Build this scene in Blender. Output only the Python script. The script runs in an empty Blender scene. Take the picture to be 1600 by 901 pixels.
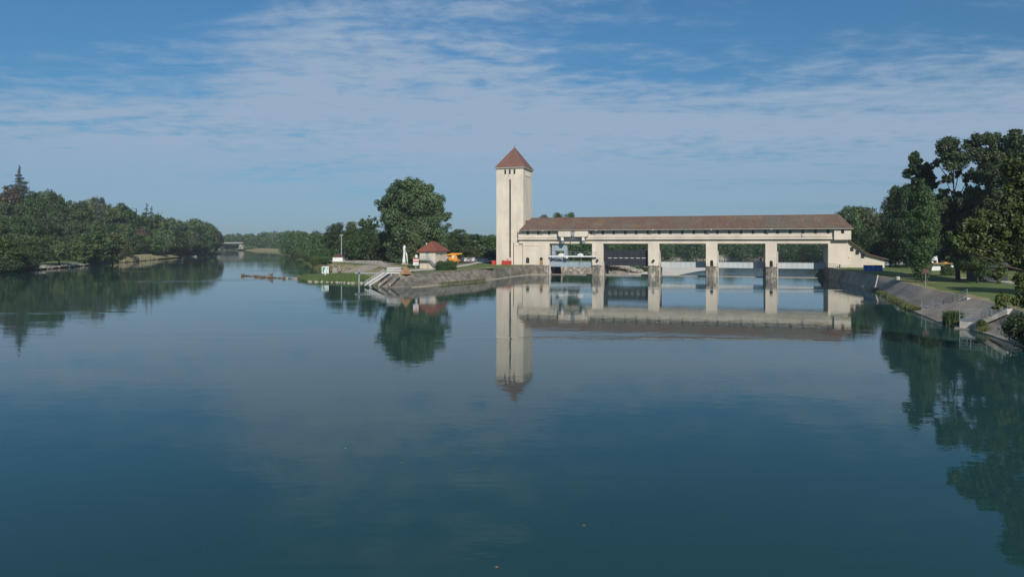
import bpy, math, random
import numpy as np
from mathutils import Vector, Matrix
from mathutils.geometry import tessellate_polygon

SC = bpy.context.scene
COL = SC.collection
rnd = random.Random(7)

# ---------------------------------------------------------------- camera
CAMZ, F, HZ = 9.5, 1067.0, 381.0          # eye height, focal length and horizon in 1600 px units
cam_d = bpy.data.cameras.new("camera"); cam = bpy.data.objects.new("camera", cam_d); COL.objects.link(cam)
cam.location = (0, 0, CAMZ); cam.rotation_euler = (math.radians(90), 0, 0)
cam_d.sensor_width = 36; cam_d.lens = 36 * F / 1600; cam_d.shift_y = -(450.5 - HZ) / 1600
cam_d.clip_start = 0.5; cam_d.clip_end = 20000
SC.camera = cam

# ---------------------------------------------------------------- sky
SUN_EL, SUN_AZ = math.radians(32), math.radians(180 - 12)   # azimuth clockwise from +Y
w = bpy.data.worlds.new("World"); SC.world = w; w.use_nodes = True
nt = w.node_tree; nt.nodes.clear(); N = nt.nodes; L = nt.links
def wn(t, **k):
    n = N.new(t)
    for a, b in k.items(): setattr(n, a, b)
    return n
def wm(op, a, b=None, c=None):
    n = wn('ShaderNodeMath', operation=op)
    for i, v in enumerate((a, b, c)):
        if v is None: continue
        if isinstance(v, (int, float)): n.inputs[i].default_value = v
        else: L.new(v, n.inputs[i])
    return n.outputs[0]
out = wn('ShaderNodeOutputWorld'); bg = wn('ShaderNodeBackground'); L.new(bg.outputs[0], out.inputs[0])
sky = wn('ShaderNodeTexSky', sky_type='NISHITA', sun_disc=False, sun_elevation=SUN_EL, sun_rotation=SUN_AZ,
         altitude=400, air_density=1.0, dust_density=0.35, ozone_density=2.6)
tc = wn('ShaderNodeTexCoord'); sp = wn('ShaderNodeSeparateXYZ'); L.new(tc.outputs['Generated'], sp.inputs[0])
zz = wm('MAXIMUM', sp.outputs[2], 0.0)
zc = wm('ADD', zz, 0.045)
u_ = wm('DIVIDE', sp.outputs[0], zc); v_ = wm('DIVIDE', sp.outputs[1], zc)
az = wm('DIVIDE', sp.outputs[0], wm('MAXIMUM', sp.outputs[1], 0.05))
# where the thin cloud deck starts, against compass direction
fc = wn('ShaderNodeFloatCurve'); crv = fc.mapping.curves[0]
pts = [(0.0, .56), (.18, .56), (.27, .48), (.335, .20), (.42, .13), (.50, .20), (.56, .46), (.65, .50), (.78, .42), (.86, .36), (1, .30)]
crv.points[0].location = pts[0]; crv.points[1].location = pts[-1]
for p in pts[1:-1]: crv.points.new(*p)
fc.mapping.update()
L.new(wm('MULTIPLY_ADD', az, 0.5, 0.5), fc.inputs['Value'])
cv = wn('ShaderNodeCombineXYZ'); L.new(u_, cv.inputs[0]); L.new(v_, cv.inputs[1])
def noise(scale, sx, sy, detail=6, rough=.55, off=0, dist=0):
    mp = wn('ShaderNodeMapping'); mp.inputs['Scale'].default_value = (sx, sy, 1); mp.inputs['Location'].default_value = (off, off * .7, 0)
    L.new(cv.outputs[0], mp.inputs[0])
    n = wn('ShaderNodeTexNoise'); n.inputs['Scale'].default_value = scale; n.inputs['Detail'].default_value = detail
    n.inputs['Roughness'].default_value = rough; n.inputs['Distortion'].default_value = dist
    L.new(mp.outputs[0], n.inputs['Vector']); return n.outputs['Fac']
big = noise(.7, .6, 1.0, 4, .5, 3.3); fine = noise(6.5, .8, .95, 6, .62, 9.1, .3); mid = noise(1.6, .45, 1.5, 6, .6, 1.7, .8)
edge = wm('MULTIPLY_ADD', fc.outputs[0], 3.2, 1.75)          # deck starts at y/z = edge
d1 = wm('SUBTRACT', v_, edge)
d2 = wm('MULTIPLY_ADD', wm('SUBTRACT', mid, .5), 3.0, d1)
d3 = wm('MULTIPLY_ADD', wm('SUBTRACT', fine, .5), 2.2, d2)
mask = wn('ShaderNodeMapRange', interpolation_type='SMOOTHSTEP'); mask.inputs[1].default_value = -.7; mask.inputs[2].default_value = 1.3
L.new(d3, mask.inputs[0])
dens = wm('ADD', wm('MULTIPLY_ADD', fine, 1.25, 0.22), wm('MULTIPLY', wm('SUBTRACT', big, .5), 1.3))
dens = wm('ADD', dens, wm('MULTIPLY', wm('SUBTRACT', mid, .5), .6))
dc = wn('ShaderNodeMapRange', interpolation_type='SMOOTHSTEP'); dc.inputs[1].default_value = .22; dc.inputs[2].default_value = .92
L.new(dens, dc.inputs[0])
cl = wm('MULTIPLY', wm('MULTIPLY', mask.outputs[0], dc.outputs[0]), .92)
hz = wn('ShaderNodeMapRange'); hz.inputs[1].default_value = 0.02; hz.inputs[2].default_value = 0.14
L.new(zz, hz.inputs[0])
cl = wm('MULTIPLY', cl, wm('MULTIPLY_ADD', hz.outputs[0], .62, .38))
tint = wn('ShaderNodeMix', data_type='RGBA', blend_type='MULTIPLY'); tint.inputs[0].default_value = 1
L.new(sky.outputs[0], tint.inputs[6]); tint.inputs[7].default_value = (0.50, 0.86, 1.0, 1)
# even out the bright band at the horizon
hb = wn('ShaderNodeMapRange'); hb.inputs[1].default_value = 0; hb.inputs[2].default_value = .30; hb.inputs[3].default_value = .62; hb.inputs[4].default_value = 1.0
L.new(zz, hb.inputs[0])
t2 = wn('ShaderNodeMix', data_type='RGBA'); L.new(hz.outputs[0], t2.inputs[0]); t2.inputs[6].default_value = (.93, .86, 1.04, 1); t2.inputs[7].default_value = (.88, .93, .95, 1)
t3 = wn('ShaderNodeMix', data_type='RGBA', blend_type='MULTIPLY'); t3.inputs[0].default_value = 1; L.new(tint.outputs[2], t3.inputs[6]); L.new(t2.outputs[2], t3.inputs[7])
sc_ = wn('ShaderNodeVectorMath', operation='SCALE'); L.new(t3.outputs[2], sc_.inputs[0]); L.new(hb.outputs[0], sc_.inputs['Scale'])
mx = wn('ShaderNodeMix', data_type='RGBA'); L.new(cl, mx.inputs[0]); L.new(sc_.outputs[0], mx.inputs[6]); mx.inputs[7].default_value = (3.6, 4.75, 6.3, 1)
L.new(mx.outputs[2], bg.inputs[0]); bg.inputs[1].default_value = 0.09

# ---------------------------------------------------------------- sun
sd = bpy.data.lights.new("sun", 'SUN'); sun = bpy.data.objects.new("sun", sd); COL.objects.link(sun)
sd.energy = 4.2; sd.angle = math.radians(.53); sd.color = (1, .945, .86)
S = Vector((math.sin(SUN_AZ) * math.cos(SUN_EL), math.cos(SUN_AZ) * math.cos(SUN_EL), math.sin(SUN_EL)))
sun.rotation_euler = S.to_track_quat('Z', 'Y').to_euler(); sun.location = (0, -50, 80)
SC.view_settings.view_transform = 'Standard'; SC.view_settings.look = 'None'
SC.view_settings.exposure = 0.0; SC.view_settings.gamma = 1.0
SC.cycles.max_bounces = 8; SC.cycles.transparent_max_bounces = 8

# ---------------------------------------------------------------- helpers
def G(px, py, z=0.0):                       # the point of the level z seen at a place in the photo
    D = (CAMZ - z) * F / (py - HZ); return Vector(((px - 800) / F * D, D, z))
def W(px, D, z=0.0): return Vector(((px - 800) / F * D, D, z))
def Z(py, D): return CAMZ - (py - HZ) * D / F

def tag(o, label=None, cat=None, group=None, kind=None):
    if label: o['label'] = label
    if cat: o['category'] = cat
    if group: o['group'] = group
    if kind: o['kind'] = kind
    return o
def thing(name, label, cat, loc=(0, 0, 0), rz=0, group=None):
    o = bpy.data.objects.new(name, None); COL.objects.link(o); o.location = loc; o.rotation_euler = (0, 0, rz)
    o.empty_display_size = .5
    return tag(o, label, cat, group)
def copy_tree(o, parent=None):
    c = o.copy(); COL.objects.link(c); c.parent = parent
    for ch in list(o.children): copy_tree(ch, c)
    return c

class MB:
    def __init__(s): s.v = []; s.f = []; s.uv = None
    def box(s, x0, x1, y0, y1, z0, z1, skip=()):
        b = len(s.v); s.v += [(x, y, z) for z in (z0, z1) for y in (y0, y1) for x in (x0, x1)]
        fs = [(0, 2, 3, 1), (4, 5, 7, 6), (0, 1, 5, 4), (2, 6, 7, 3), (0, 4, 6, 2), (1, 3, 7, 5)]
        s.f += [tuple(b + i for i in f) for k, f in enumerate(fs) if k not in skip]; return s
    def quad(s, *p): b = len(s.v); s.v += [tuple(q) for q in p]; s.f.append(tuple(range(b, b + len(p)))); return s
    def tube(s, p, r, n=8, cap=True):        # p points, r radius or list
        p = [Vector(q) for q in p]; rr = r if isinstance(r, (list, tuple)) else [r] * len(p); b = len(s.v)
        for i, q in enumerate(p):
            d = (p[min(i + 1, len(p) - 1)] - p[max(i - 1, 0)]); d = d.normalized() if d.length > 1e-6 else Vector((0, 0, 1))
            a = d.cross(Vector((0, 0, 1))) if abs(d.z) < .95 else d.cross(Vector((1, 0, 0))); a.normalize(); c = d.cross(a)
            for k in range(n):
                t = 2 * math.pi * k / n; s.v.append(tuple(q + (a * math.cos(t) + c * math.sin(t)) * rr[i]))
        for i in range(len(p) - 1):
            for k in range(n):
                s.f.append((b + i * n + k, b + i * n + (k + 1) % n, b + (i + 1) * n + (k + 1) % n, b + (i + 1) * n + k))
        if cap: s.f.append(tuple(b + k for k in range(n))[::-1]); s.f.append(tuple(b + (len(p) - 1) * n + k for k in range(n)))
        return s
    def prism(s, poly, y0, y1):              # outline in x,z, thickness in y
        n = len(poly); b = len(s.v); s.v += [(x, y0, z) for x, z in poly] + [(x, y1, z) for x, z in poly]
        s.f.append(tuple(b + i for i in range(n))); s.f.append(tuple(b + n + i for i in range(n))[::-1])
        for i in range(n): j = (i + 1) % n; s.f.append((b + i, b + n + i, b + n + j, b + j))
        return s
    def prismz(s, poly, z0, z1):
        n = len(poly); b = len(s.v); s.v += [(x, y, z0) for x, y in poly] + [(x, y, z1) for x, y in poly]
        s.f.append(tuple(b + i for i in range(n))[::-1]); s.f.append(tuple(b + n + i for i in range(n)))
        for i in range(n): j = (i + 1) % n; s.f.append((b + i, b + j, b + n + j, b + n + i))
        return s
    def wall(s, x0, x1, z0, z1, y, holes, depth, T=None):   # a wall face with real openings; T maps (x,y,z)
        T = T or (lambda x, y, z: (x, y, z))
        xs = sorted({x0, x1} | {h[0] for h in holes} | {h[1] for h in holes}); zs = sorted({z0, z1} | {h[2] for h in holes} | {h[3] for h in holes})
        for i in range(len(xs) - 1):
            for j in range(len(zs) - 1):
                cx, cz = (xs[i] + xs[i + 1]) / 2, (zs[j] + zs[j + 1]) / 2
                if any(h[0] < cx < h[1] and h[2] < cz < h[3] for h in holes): continue
                s.quad(T(xs[i], y, zs[j]), T(xs[i + 1], y, zs[j]), T(xs[i + 1], y, zs[j + 1]), T(xs[i], y, zs[j + 1]))
        for a, b, c, d in holes:
            e = y + depth
            s.quad(T(a, y, c), T(a, y, d), T(a, e, d), T(a, e, c)); s.quad(T(b, y, c), T(b, e, c), T(b, e, d), T(b, y, d))
            s.quad(T(a, y, c), T(a, e, c), T(b, e, c), T(b, y, c)); s.quad(T(a, y, d), T(b, y, d), T(b, e, d), T(a, e, d))
            s.quad(T(a, e, c), T(b, e, c), T(b, e, d), T(a, e, d))
        return s
    def ball(s, c, r, seg=10, rings=6):
        b = len(s.v); rx, ry, rz = r if isinstance(r, tuple) else (r, r, r)
        for i in range(rings + 1):
            ph = math.pi * i / rings
            for k in range(seg):
                t = 2 * math.pi * k / seg; s.v.append((c[0] + rx * math.sin(ph) * math.cos(t), c[1] + ry * math.sin(ph) * math.sin(t), c[2] + rz * math.cos(ph)))
        for i in range(rings):
            for k in range(seg): s.f.append((b + i * seg + k, b + (i + 1) * seg + k, b + (i + 1) * seg + (k + 1) % seg, b + i * seg + (k + 1) % seg))
        return s
    def build(s, name, mat, parent=None, smooth=False):
        me = bpy.data.meshes.new(name); me.from_pydata([tuple(map(float, q)) for q in s.v], [], s.f)
        if s.uv:
            l = me.uv_layers.new(name='UVMap')
            for lp in me.loops: l.data[lp.index].uv = s.uv[lp.vertex_index]
        me.materials.append(mat); me.validate(); me.update()
        if smooth: me.shade_smooth()
        o = bpy.data.objects.new(name, me); COL.objects.link(o); o.parent = parent; return o

def loft(mb, rows):
    b = len(mb.v); n = len(rows[0]); mb.uv = mb.uv or []
    cu = [0.0]
    for i in range(1, n): cu.append(cu[-1] + (Vector(rows[0][i]) - Vector(rows[0][i - 1])).length)
    cvv = [0.0]
    for j in range(1, len(rows)): cvv.append(cvv[-1] + (Vector(rows[j][n // 2]) - Vector(rows[j - 1][n // 2])).length)
    for j, r in enumerate(rows):
        for i, p in enumerate(r): mb.v.append(tuple(p)); mb.uv.append((cu[i], cvv[j]))
    for j in range(len(rows) - 1):
        for i in range(n - 1): mb.f.append((b + j * n + i, b + j * n + i + 1, b + (j + 1) * n + i + 1, b + (j + 1) * n + i))
def fine_line(pts, step, z=None):            # resample, rounding corners (Catmull-Rom)
    P = [Vector(p) for p in pts]; o = []
    for i in range(len(P) - 1):
        p0, p1, p2, p3 = P[max(i - 1, 0)], P[i], P[i + 1], P[min(i + 2, len(P) - 1)]
        k = max(1, int((p2 - p1).length / step))
        for j in range(k):
            t = j / k; o.append(.5 * ((2 * p1) + (p2 - p0) * t + (2 * p0 - 5 * p1 + 4 * p2 - p3) * t * t + (3 * p1 - p0 - 3 * p2 + p3) * t ** 3))
    o.append(P[-1]); return o
def resample(line, n):
    P = [Vector(p) for p in line]; d = [0]
    for i in range(1, len(P)): d.append(d[-1] + (P[i] - P[i - 1]).length)
    o = []
    for k in range(n):
        t = d[-1] * k / (n - 1); i = 0
        while i < len(P) - 2 and d[i + 1] < t: i += 1
        f = (t - d[i]) / max(1e-6, d[i + 1] - d[i]); o.append(P[i].lerp(P[i + 1], min(1, f)))
    return o
def area(name, pts, mat, z=None):            # a flat sheet from an outline
    P = [Vector(p) for p in pts]; tri = tessellate_polygon([[Vector((p.x, p.y, 0)) for p in P]])
    mb = MB(); mb.v = [(p.x, p.y, p.z if z is None else z) for p in P]; 
    for t in tri:
        a, b, c = (P[i] for i in t); cr = (b.x - a.x) * (c.y - a.y) - (b.y - a.y) * (c.x - a.x)
        mb.f.append(tuple(t) if cr > 0 else tuple(t)[::-1])
    return mb.build(name, mat)

# ---------------------------------------------------------------- materials
MATS = {}
def mat(name, c1, c2=None, scale=1.0, rough=.8, bump=0.0, bscale=None, c3=None, c3amt=.6, metallic=0, spec=.3, stretch=(1, 1, 1), detail=6, lo=.35, hi=.65):
    m = bpy.data.materials.new(name); m.use_nodes = True; t = m.node_tree; b = t.nodes['Principled BSDF']
    b.inputs['Roughness'].default_value = rough; b.inputs['Metallic'].default_value = metallic; b.inputs['Specular IOR Level'].default_value = spec
    tcn = t.nodes.new('ShaderNodeTexCoord'); mp = t.nodes.new('ShaderNodeMapping'); mp.inputs['Scale'].default_value = stretch
    t.links.new(tcn.outputs['Object'], mp.inputs[0])
    n = t.nodes.new('ShaderNodeTexNoise'); n.inputs['Scale'].default_value = scale; n.inputs['Detail'].default_value = detail; n.inputs['Roughness'].default_value = .6
    t.links.new(mp.outputs[0], n.inputs['Vector'])
    mr = t.nodes.new('ShaderNodeMapRange'); mr.inputs[1].default_value = lo; mr.inputs[2].default_value = hi; t.links.new(n.outputs['Fac'], mr.inputs[0])
    mx = t.nodes.new('ShaderNodeMix'); mx.data_type = 'RGBA'; mx.inputs[6].default_value = (*c1, 1); mx.inputs[7].default_value = (*(c2 or c1), 1)
    t.links.new(mr.outputs[0], mx.inputs[0]); res = mx.outputs[2]
    if c3:
        n2 = t.nodes.new('ShaderNodeTexNoise'); n2.inputs['Scale'].default_value = scale * .23; n2.inputs['Detail'].default_value = 5
        mp2 = t.nodes.new('ShaderNodeMapping'); mp2.inputs['Location'].default_value = (31, 17, 5); mp2.inputs['Scale'].default_value = stretch
        t.links.new(tcn.outputs['Object'], mp2.inputs[0]); t.links.new(mp2.outputs[0], n2.inputs['Vector'])
        m2 = t.nodes.new('ShaderNodeMapRange'); m2.inputs[1].default_value = .5; m2.inputs[2].default_value = .68; m2.inputs[4].default_value = c3amt
        t.links.new(n2.outputs['Fac'], m2.inputs[0])
        mx2 = t.nodes.new('ShaderNodeMix'); mx2.data_type = 'RGBA'; mx2.inputs[7].default_value = (*c3, 1)
        t.links.new(m2.outputs[0], mx2.inputs[0]); t.links.new(res, mx2.inputs[6]); res = mx2.outputs[2]
    t.links.new(res, b.inputs['Base Color'])
    if bump:
        nb = t.nodes.new('ShaderNodeTexNoise'); nb.inputs['Scale'].default_value = bscale or scale * 4; nb.inputs['Detail'].default_value = 5
        t.links.new(tcn.outputs['Object'], nb.inputs['Vector'])
        bp = t.nodes.new('ShaderNodeBump'); bp.inputs['Distance'].default_value = bump; bp.inputs['Strength'].default_value = 1
        t.links.new(nb.outputs['Fac'], bp.inputs['Height']); t.links.new(bp.outputs[0], b.inputs['Normal'])
    m['res'] = 1; MATS[name] = (m, res); return m
def joints(m, bw, bh, mortar, dark, size=.03, strength=.8, offset=0.0):  # slab joints on UV (metres)
    t = m.node_tree; b = t.nodes['Principled BSDF']; lk = b.inputs['Base Color'].links[0]; src = lk.from_socket
    uv = t.nodes.new('ShaderNodeTexCoord'); br = t.nodes.new('ShaderNodeTexBrick'); br.offset = offset
    br.inputs['Scale'].default_value = 1; br.inputs['Brick Width'].default_value = bw; br.inputs['Row Height'].default_value = bh
    br.inputs['Mortar Size'].default_value = size; br.inputs['Mortar Smooth'].default_value = .3
    br.inputs['Color1'].default_value = (1, 1, 1, 1); br.inputs['Color2'].default_value = (.72, .72, .72, 1); br.inputs['Mortar'].default_value = (dark,) * 3 + (1,)
    t.links.new(uv.outputs['UV'], br.inputs['Vector'])
    mx = t.nodes.new('ShaderNodeMix'); mx.data_type = 'RGBA'; mx.blend_type = 'MULTIPLY'; mx.inputs[0].default_value = strength
    t.links.new(src, mx.inputs[6]); t.links.new(br.outputs['Color'], mx.inputs[7]); t.links.new(mx.outputs[2], b.inputs['Base Color'])

M = {}
M['cream'] = mat('cream_render', (.72, .63, .515), (.58, .51, .42), .35, .9, .01, 3, c3=(.46, .42, .35), c3amt=.35, stretch=(1, 1, .35))
M['cream2'] = mat('cream_block', (.60, .515, .42), (.52, .44, .36), .5, .9)
M['tile'] = mat('old_roof_tiles', (.17, .098, .07), (.115, .073, .056), 1.1, .9, .04, 4, c3=(.16, .135, .10), c3amt=.85)
M['tile_red'] = mat('red_roof_tiles', (.23, .075, .045), (.17, .062, .042), 1.2, .85, .03, 4)
M['tile_tower'] = mat('tower_roof_tiles', (.19, .095, .072), (.15, .08, .062), .8, .85, .03, 4)
M['gutter'] = mat('zinc_gutter', (.38, .36, .32), (.28, .26, .23), 1.5, .6)
M['stone'] = mat('stained_stone', (.27, .24, .195), (.12, .108, .09), 3.6, .95, .06, 2.5, c3=(.55, .50, .41), c3amt=.85, stretch=(1, 1, .35), lo=.42, hi=.58)
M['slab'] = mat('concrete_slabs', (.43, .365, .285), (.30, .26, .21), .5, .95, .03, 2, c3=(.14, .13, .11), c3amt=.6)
joints(M['slab'], 3.4, 1.9, .05, .45, .04, .5)
M['masonry'] = mat('embankment_masonry', (.27, .24, .195), (.13, .115, .095), .7, .95, .05, 3, c3=(.09, .085, .075), c3amt=.75, lo=.40, hi=.60)
joints(M['masonry'], .9, .42, .05, .45, .035, .6, .5)
M['concrete'] = mat('pale_concrete', (.36, .33, .28), (.25, .23, .20), .9, .9, .02, 4)
M['dirt'] = mat('packed_dirt', (.42, .35, .27), (.30, .25, .19), .4, 1, .03, 5)
M['sand_stone'] = mat('toe_stone', (.42, .37, .28), (.26, .23, .17), 1.2, .95)
M['sand'] = mat('river_sand', (.72, .66, .56), (.58, .53, .44), .15, 1, .08, 2)
M['plaster'] = mat('worn_plaster', (.64, .61, .55), (.36, .33, .28), 1.6, .9, .02, 4)
M['grass'] = mat('grass', (.085, .135, .035), (.13, .17, .05), .35, 1, .05, 8, c3=(.30, .23, .12), c3amt=.75)
M['dry'] = mat('dry_verge', (.34, .27, .15), (.17, .17, .07), .5, 1, .05, 8)
M['gravel'] = mat('gravel', (.52, .46, .38), (.36, .32, .26), .8, 1, .08, 6)
M['path'] = mat('path_concrete', (.55, .50, .42), (.44, .40, .33), .6, .95)
M['wood_floor'] = mat('wood_floor', (.035, .05, .018), (.06, .065, .025), .3, 1, .1, 3)
M['white'] = mat('white_paint', (.74, .74, .72), (.62, .62, .60), 1.2, .6)
M['rust'] = mat('rusty_steel', (.36, .22, .10), (.27, .15, .07), 1.1, .85)
M['red'] = mat('red_paint', (.55, .045, .035), (.42, .04, .03), 1, .6)
M['orange'] = mat('orange_paint', (.70, .31, .03), (.60, .25, .03), 1, .5)
M['blue'] = mat('blue_paint', (.02, .14, .45), (.015, .10, .34), 1, .5)
M['steel_pale'] = mat('pale_blue_steel', (.33, .41, .46), (.26, .33, .38), .6, .6, c3=(.22, .22, .20), c3amt=.4)
M['girder'] = mat('pale_grey_girder', (.50, .53, .54), (.42, .45, .46), .6, .6, stretch=(1, 1, .2))
M['steel_dark'] = mat('dark_steel', (.030, .036, .045), (.020, .024, .03), .8, .5)
M['galv'] = mat('galvanised_steel', (.36, .39, .41), (.28, .30, .32), 2, .5, metallic=.3)
M['glass'] = mat('dark_glass', (.025, .028, .032), (.04, .045, .05), .5, .15, spec=.5)
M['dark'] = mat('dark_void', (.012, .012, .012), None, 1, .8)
M['bark'] = mat('bark', (.10, .080, .058), (.055, .045, .035), 1.5, .95, .05, 5, stretch=(1, 1, .25))
M['bark_pale'] = mat('pale_bark', (.30, .27, .21), (.16, .14, .11), 1.6, .9, stretch=(1, 1, .4))
M['green_sign'] = mat('green_sign', (.02, .25, .15), None, 1, .6)
M['brown_sign'] = mat('brown_sign', (.10, .045, .038), (.08, .035, .03), 1, .6)
M['rubber'] = mat('rubber', (.02, .02, .02), None, 1, .8)
M['drift'] = mat('driftwood', (.20, .15, .10), (.12, .085, .055), 1.5, .95)
M['silver'] = mat('silver_car_paint', (.42, .43, .45), None, 1, .3, metallic=.4)
M['grey_dark'] = mat('dark_grey_paint', (.06, .065, .07), (.045, .05, .055), 1, .6)

# orange lichen and pale streaks on the long roof
def lichen(m):
    t = m.node_tree; b = t.nodes['Principled BSDF']; src = b.inputs['Base Color'].links[0].from_socket
    tcn = t.nodes.new('ShaderNodeTexCoord')
    def layer(src, scale, lo, hi, col, amt, st, loc):
        mp = t.nodes.new('ShaderNodeMapping'); mp.inputs['Scale'].default_value = st; mp.inputs['Location'].default_value = loc; t.links.new(tcn.outputs['Object'], mp.inputs[0])
        n = t.nodes.new('ShaderNodeTexNoise'); n.inputs['Scale'].default_value = scale; n.inputs['Detail'].default_value = 7; n.inputs['Roughness'].default_value = .65
        t.links.new(mp.outputs[0], n.inputs['Vector'])
        r = t.nodes.new('ShaderNodeMapRange'); r.inputs[1].default_value = lo; r.inputs[2].default_value = hi; r.inputs[4].default_value = amt; t.links.new(n.outputs['Fac'], r.inputs[0])
        x = t.nodes.new('ShaderNodeMix'); x.data_type = 'RGBA'; x.inputs[7].default_value = (*col, 1); t.links.new(r.outputs[0], x.inputs[0]); t.links.new(src, x.inputs[6]); return x.outputs[2]
    s = layer(src, .16, .50, .62, (.125, .115, .09), .8, (1, .5, .5), (40, 3, 2))
    s = layer(s, .13, .58, .70, (.33, .15, .035), .75, (1, 1, 2.2), (7, 1, 5))
    s = layer(s, 1.5, .62, .72, (.30, .28, .23), .6, (1, 1, 1), (2, 9, 4))
    s = layer(s, 3.0, .45, .62, (.075, .055, .045), .5, (1, .25, .25), (8, 1, 4))
    s = layer(s, 2.2, .52, .66, (.21, .17, .13), .5, (1, .3, .3), (5, 2, 1))
    t.links.new(s, b.inputs['Base Color'])
lichen(M['tile'])
def streaks(m):
    t = m.node_tree; b = t.nodes['Principled BSDF']; src = b.inputs['Base Color'].links[0].from_socket; tcn = t.nodes.new('ShaderNodeTexCoord')
    for sc_s, st, lo, hi, amt in ((1.4, (1, 1, .06), .52, .76, .14), (.35, (1, 1, .8), .45, .7, .16), (2.2, (.05, .05, 1), .52, .60, .10)):
        mp = t.nodes.new('ShaderNodeMapping'); mp.inputs['Scale'].default_value = st; t.links.new(tcn.outputs['Object'], mp.inputs[0])
        n = t.nodes.new('ShaderNodeTexNoise'); n.inputs['Scale'].default_value = sc_s; n.inputs['Detail'].default_value = 6; t.links.new(mp.outputs[0], n.inputs['Vector'])
        r = t.nodes.new('ShaderNodeMapRange'); r.inputs[1].default_value = lo; r.inputs[2].default_value = hi; r.inputs[4].default_value = amt; t.links.new(n.outputs['Fac'], r.inputs[0])
        x = t.nodes.new('ShaderNodeMix'); x.data_type = 'RGBA'; x.inputs[7].default_value = (.42, .37, .29, 1); t.links.new(r.outputs[0], x.inputs[0]); t.links.new(src, x.inputs[6]); src = x.outputs[2]
    t.links.new(src, b.inputs['Base Color'])
streaks(M['cream'])

def leaf_mat(name, a, b_, trans=.22):
    m = bpy.data.materials.new(name); m.use_nodes = True; t = m.node_tree; t.nodes.clear()
    o = t.nodes.new('ShaderNodeOutputMaterial'); d = t.nodes.new('ShaderNodeBsdfDiffuse'); tr = t.nodes.new('ShaderNodeBsdfTranslucent'); gl = t.nodes.new('ShaderNodeBsdfGlossy')
    at = t.nodes.new('ShaderNodeAttribute'); at.attribute_name = 'leafvar'
    oi = t.nodes.new('ShaderNodeObjectInfo'); hs = t.nodes.new('ShaderNodeHueSaturation')
    mx = t.nodes.new('ShaderNodeMix'); mx.data_type = 'RGBA'; mx.inputs[6].default_value = (*a, 1); mx.inputs[7].default_value = (*b_, 1)
    t.links.new(at.outputs['Fac'], mx.inputs[0]); t.links.new(mx.outputs[2], hs.inputs['Color'])
    r1 = t.nodes.new('ShaderNodeMapRange'); r1.inputs[3].default_value = .475; r1.inputs[4].default_value = .515; t.links.new(oi.outputs['Random'], r1.inputs[0]); t.links.new(r1.outputs[0], hs.inputs['Hue'])
    w1 = t.nodes.new('ShaderNodeMath'); w1.operation = 'MULTIPLY'; w1.inputs[1].default_value = 7.31; t.links.new(oi.outputs['Random'], w1.inputs[0])
    w2 = t.nodes.new('ShaderNodeMath'); w2.operation = 'FRACT'; t.links.new(w1.outputs[0], w2.inputs[0])
    r2 = t.nodes.new('ShaderNodeMapRange'); r2.inputs[3].default_value = .78; r2.inputs[4].default_value = 1.22; t.links.new(w2.outputs[0], r2.inputs[0]); t.links.new(r2.outputs[0], hs.inputs['Value'])
    t.links.new(hs.outputs[0], d.inputs[0]); t.links.new(hs.outputs[0], tr.inputs[0])
    ms = t.nodes.new('ShaderNodeMixShader'); ms.inputs[0].default_value = trans; t.links.new(d.outputs[0], ms.inputs[1]); t.links.new(tr.outputs[0], ms.inputs[2])
    gl.inputs['Roughness'].default_value = .5; gl.inputs[0].default_value = (1, 1, 1, 1)
    m2 = t.nodes.new('ShaderNodeMixShader'); m2.inputs[0].default_value = .025; t.links.new(ms.outputs[0], m2.inputs[1]); t.links.new(gl.outputs[0], m2.inputs[2])
    t.links.new(m2.outputs[0], o.inputs[0]); return m
LM = {'mid': leaf_mat('leaves_mid', (0.034, 0.073, 0.022), (0.107, 0.168, 0.052)),
      'dark': leaf_mat('leaves_dark', (0.021, 0.048, 0.017), (0.067, 0.114, 0.038)),
      'blue': leaf_mat('needles', (0.030, 0.047, 0.036), (0.073, 0.099, 0.073), .1),
      'light': leaf_mat('leaves_light', (.045, .088, .024), (.125, .172, .052)),
      'olive': leaf_mat('leaves_olive', (0.065, 0.090, 0.033), (0.150, 0.176, 0.067)),
      'brown': leaf_mat('leaves_copper', (.075, .062, .036), (.13, .108, .062)),
      'poplar': leaf_mat('leaves_poplar', (0.036, 0.067, 0.029), (0.116, 0.172, 0.071)),
      'drygrass': leaf_mat('dry_reeds', (.26, .22, .13), (.42, .36, .23)),
      'grass': leaf_mat('spit_leaves', (0.060, 0.103, 0.030), (0.129, 0.172, 0.056)),
      'reed': leaf_mat('reed_leaves', (0.086, 0.112, 0.030), (0.189, 0.181, 0.069))}

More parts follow.
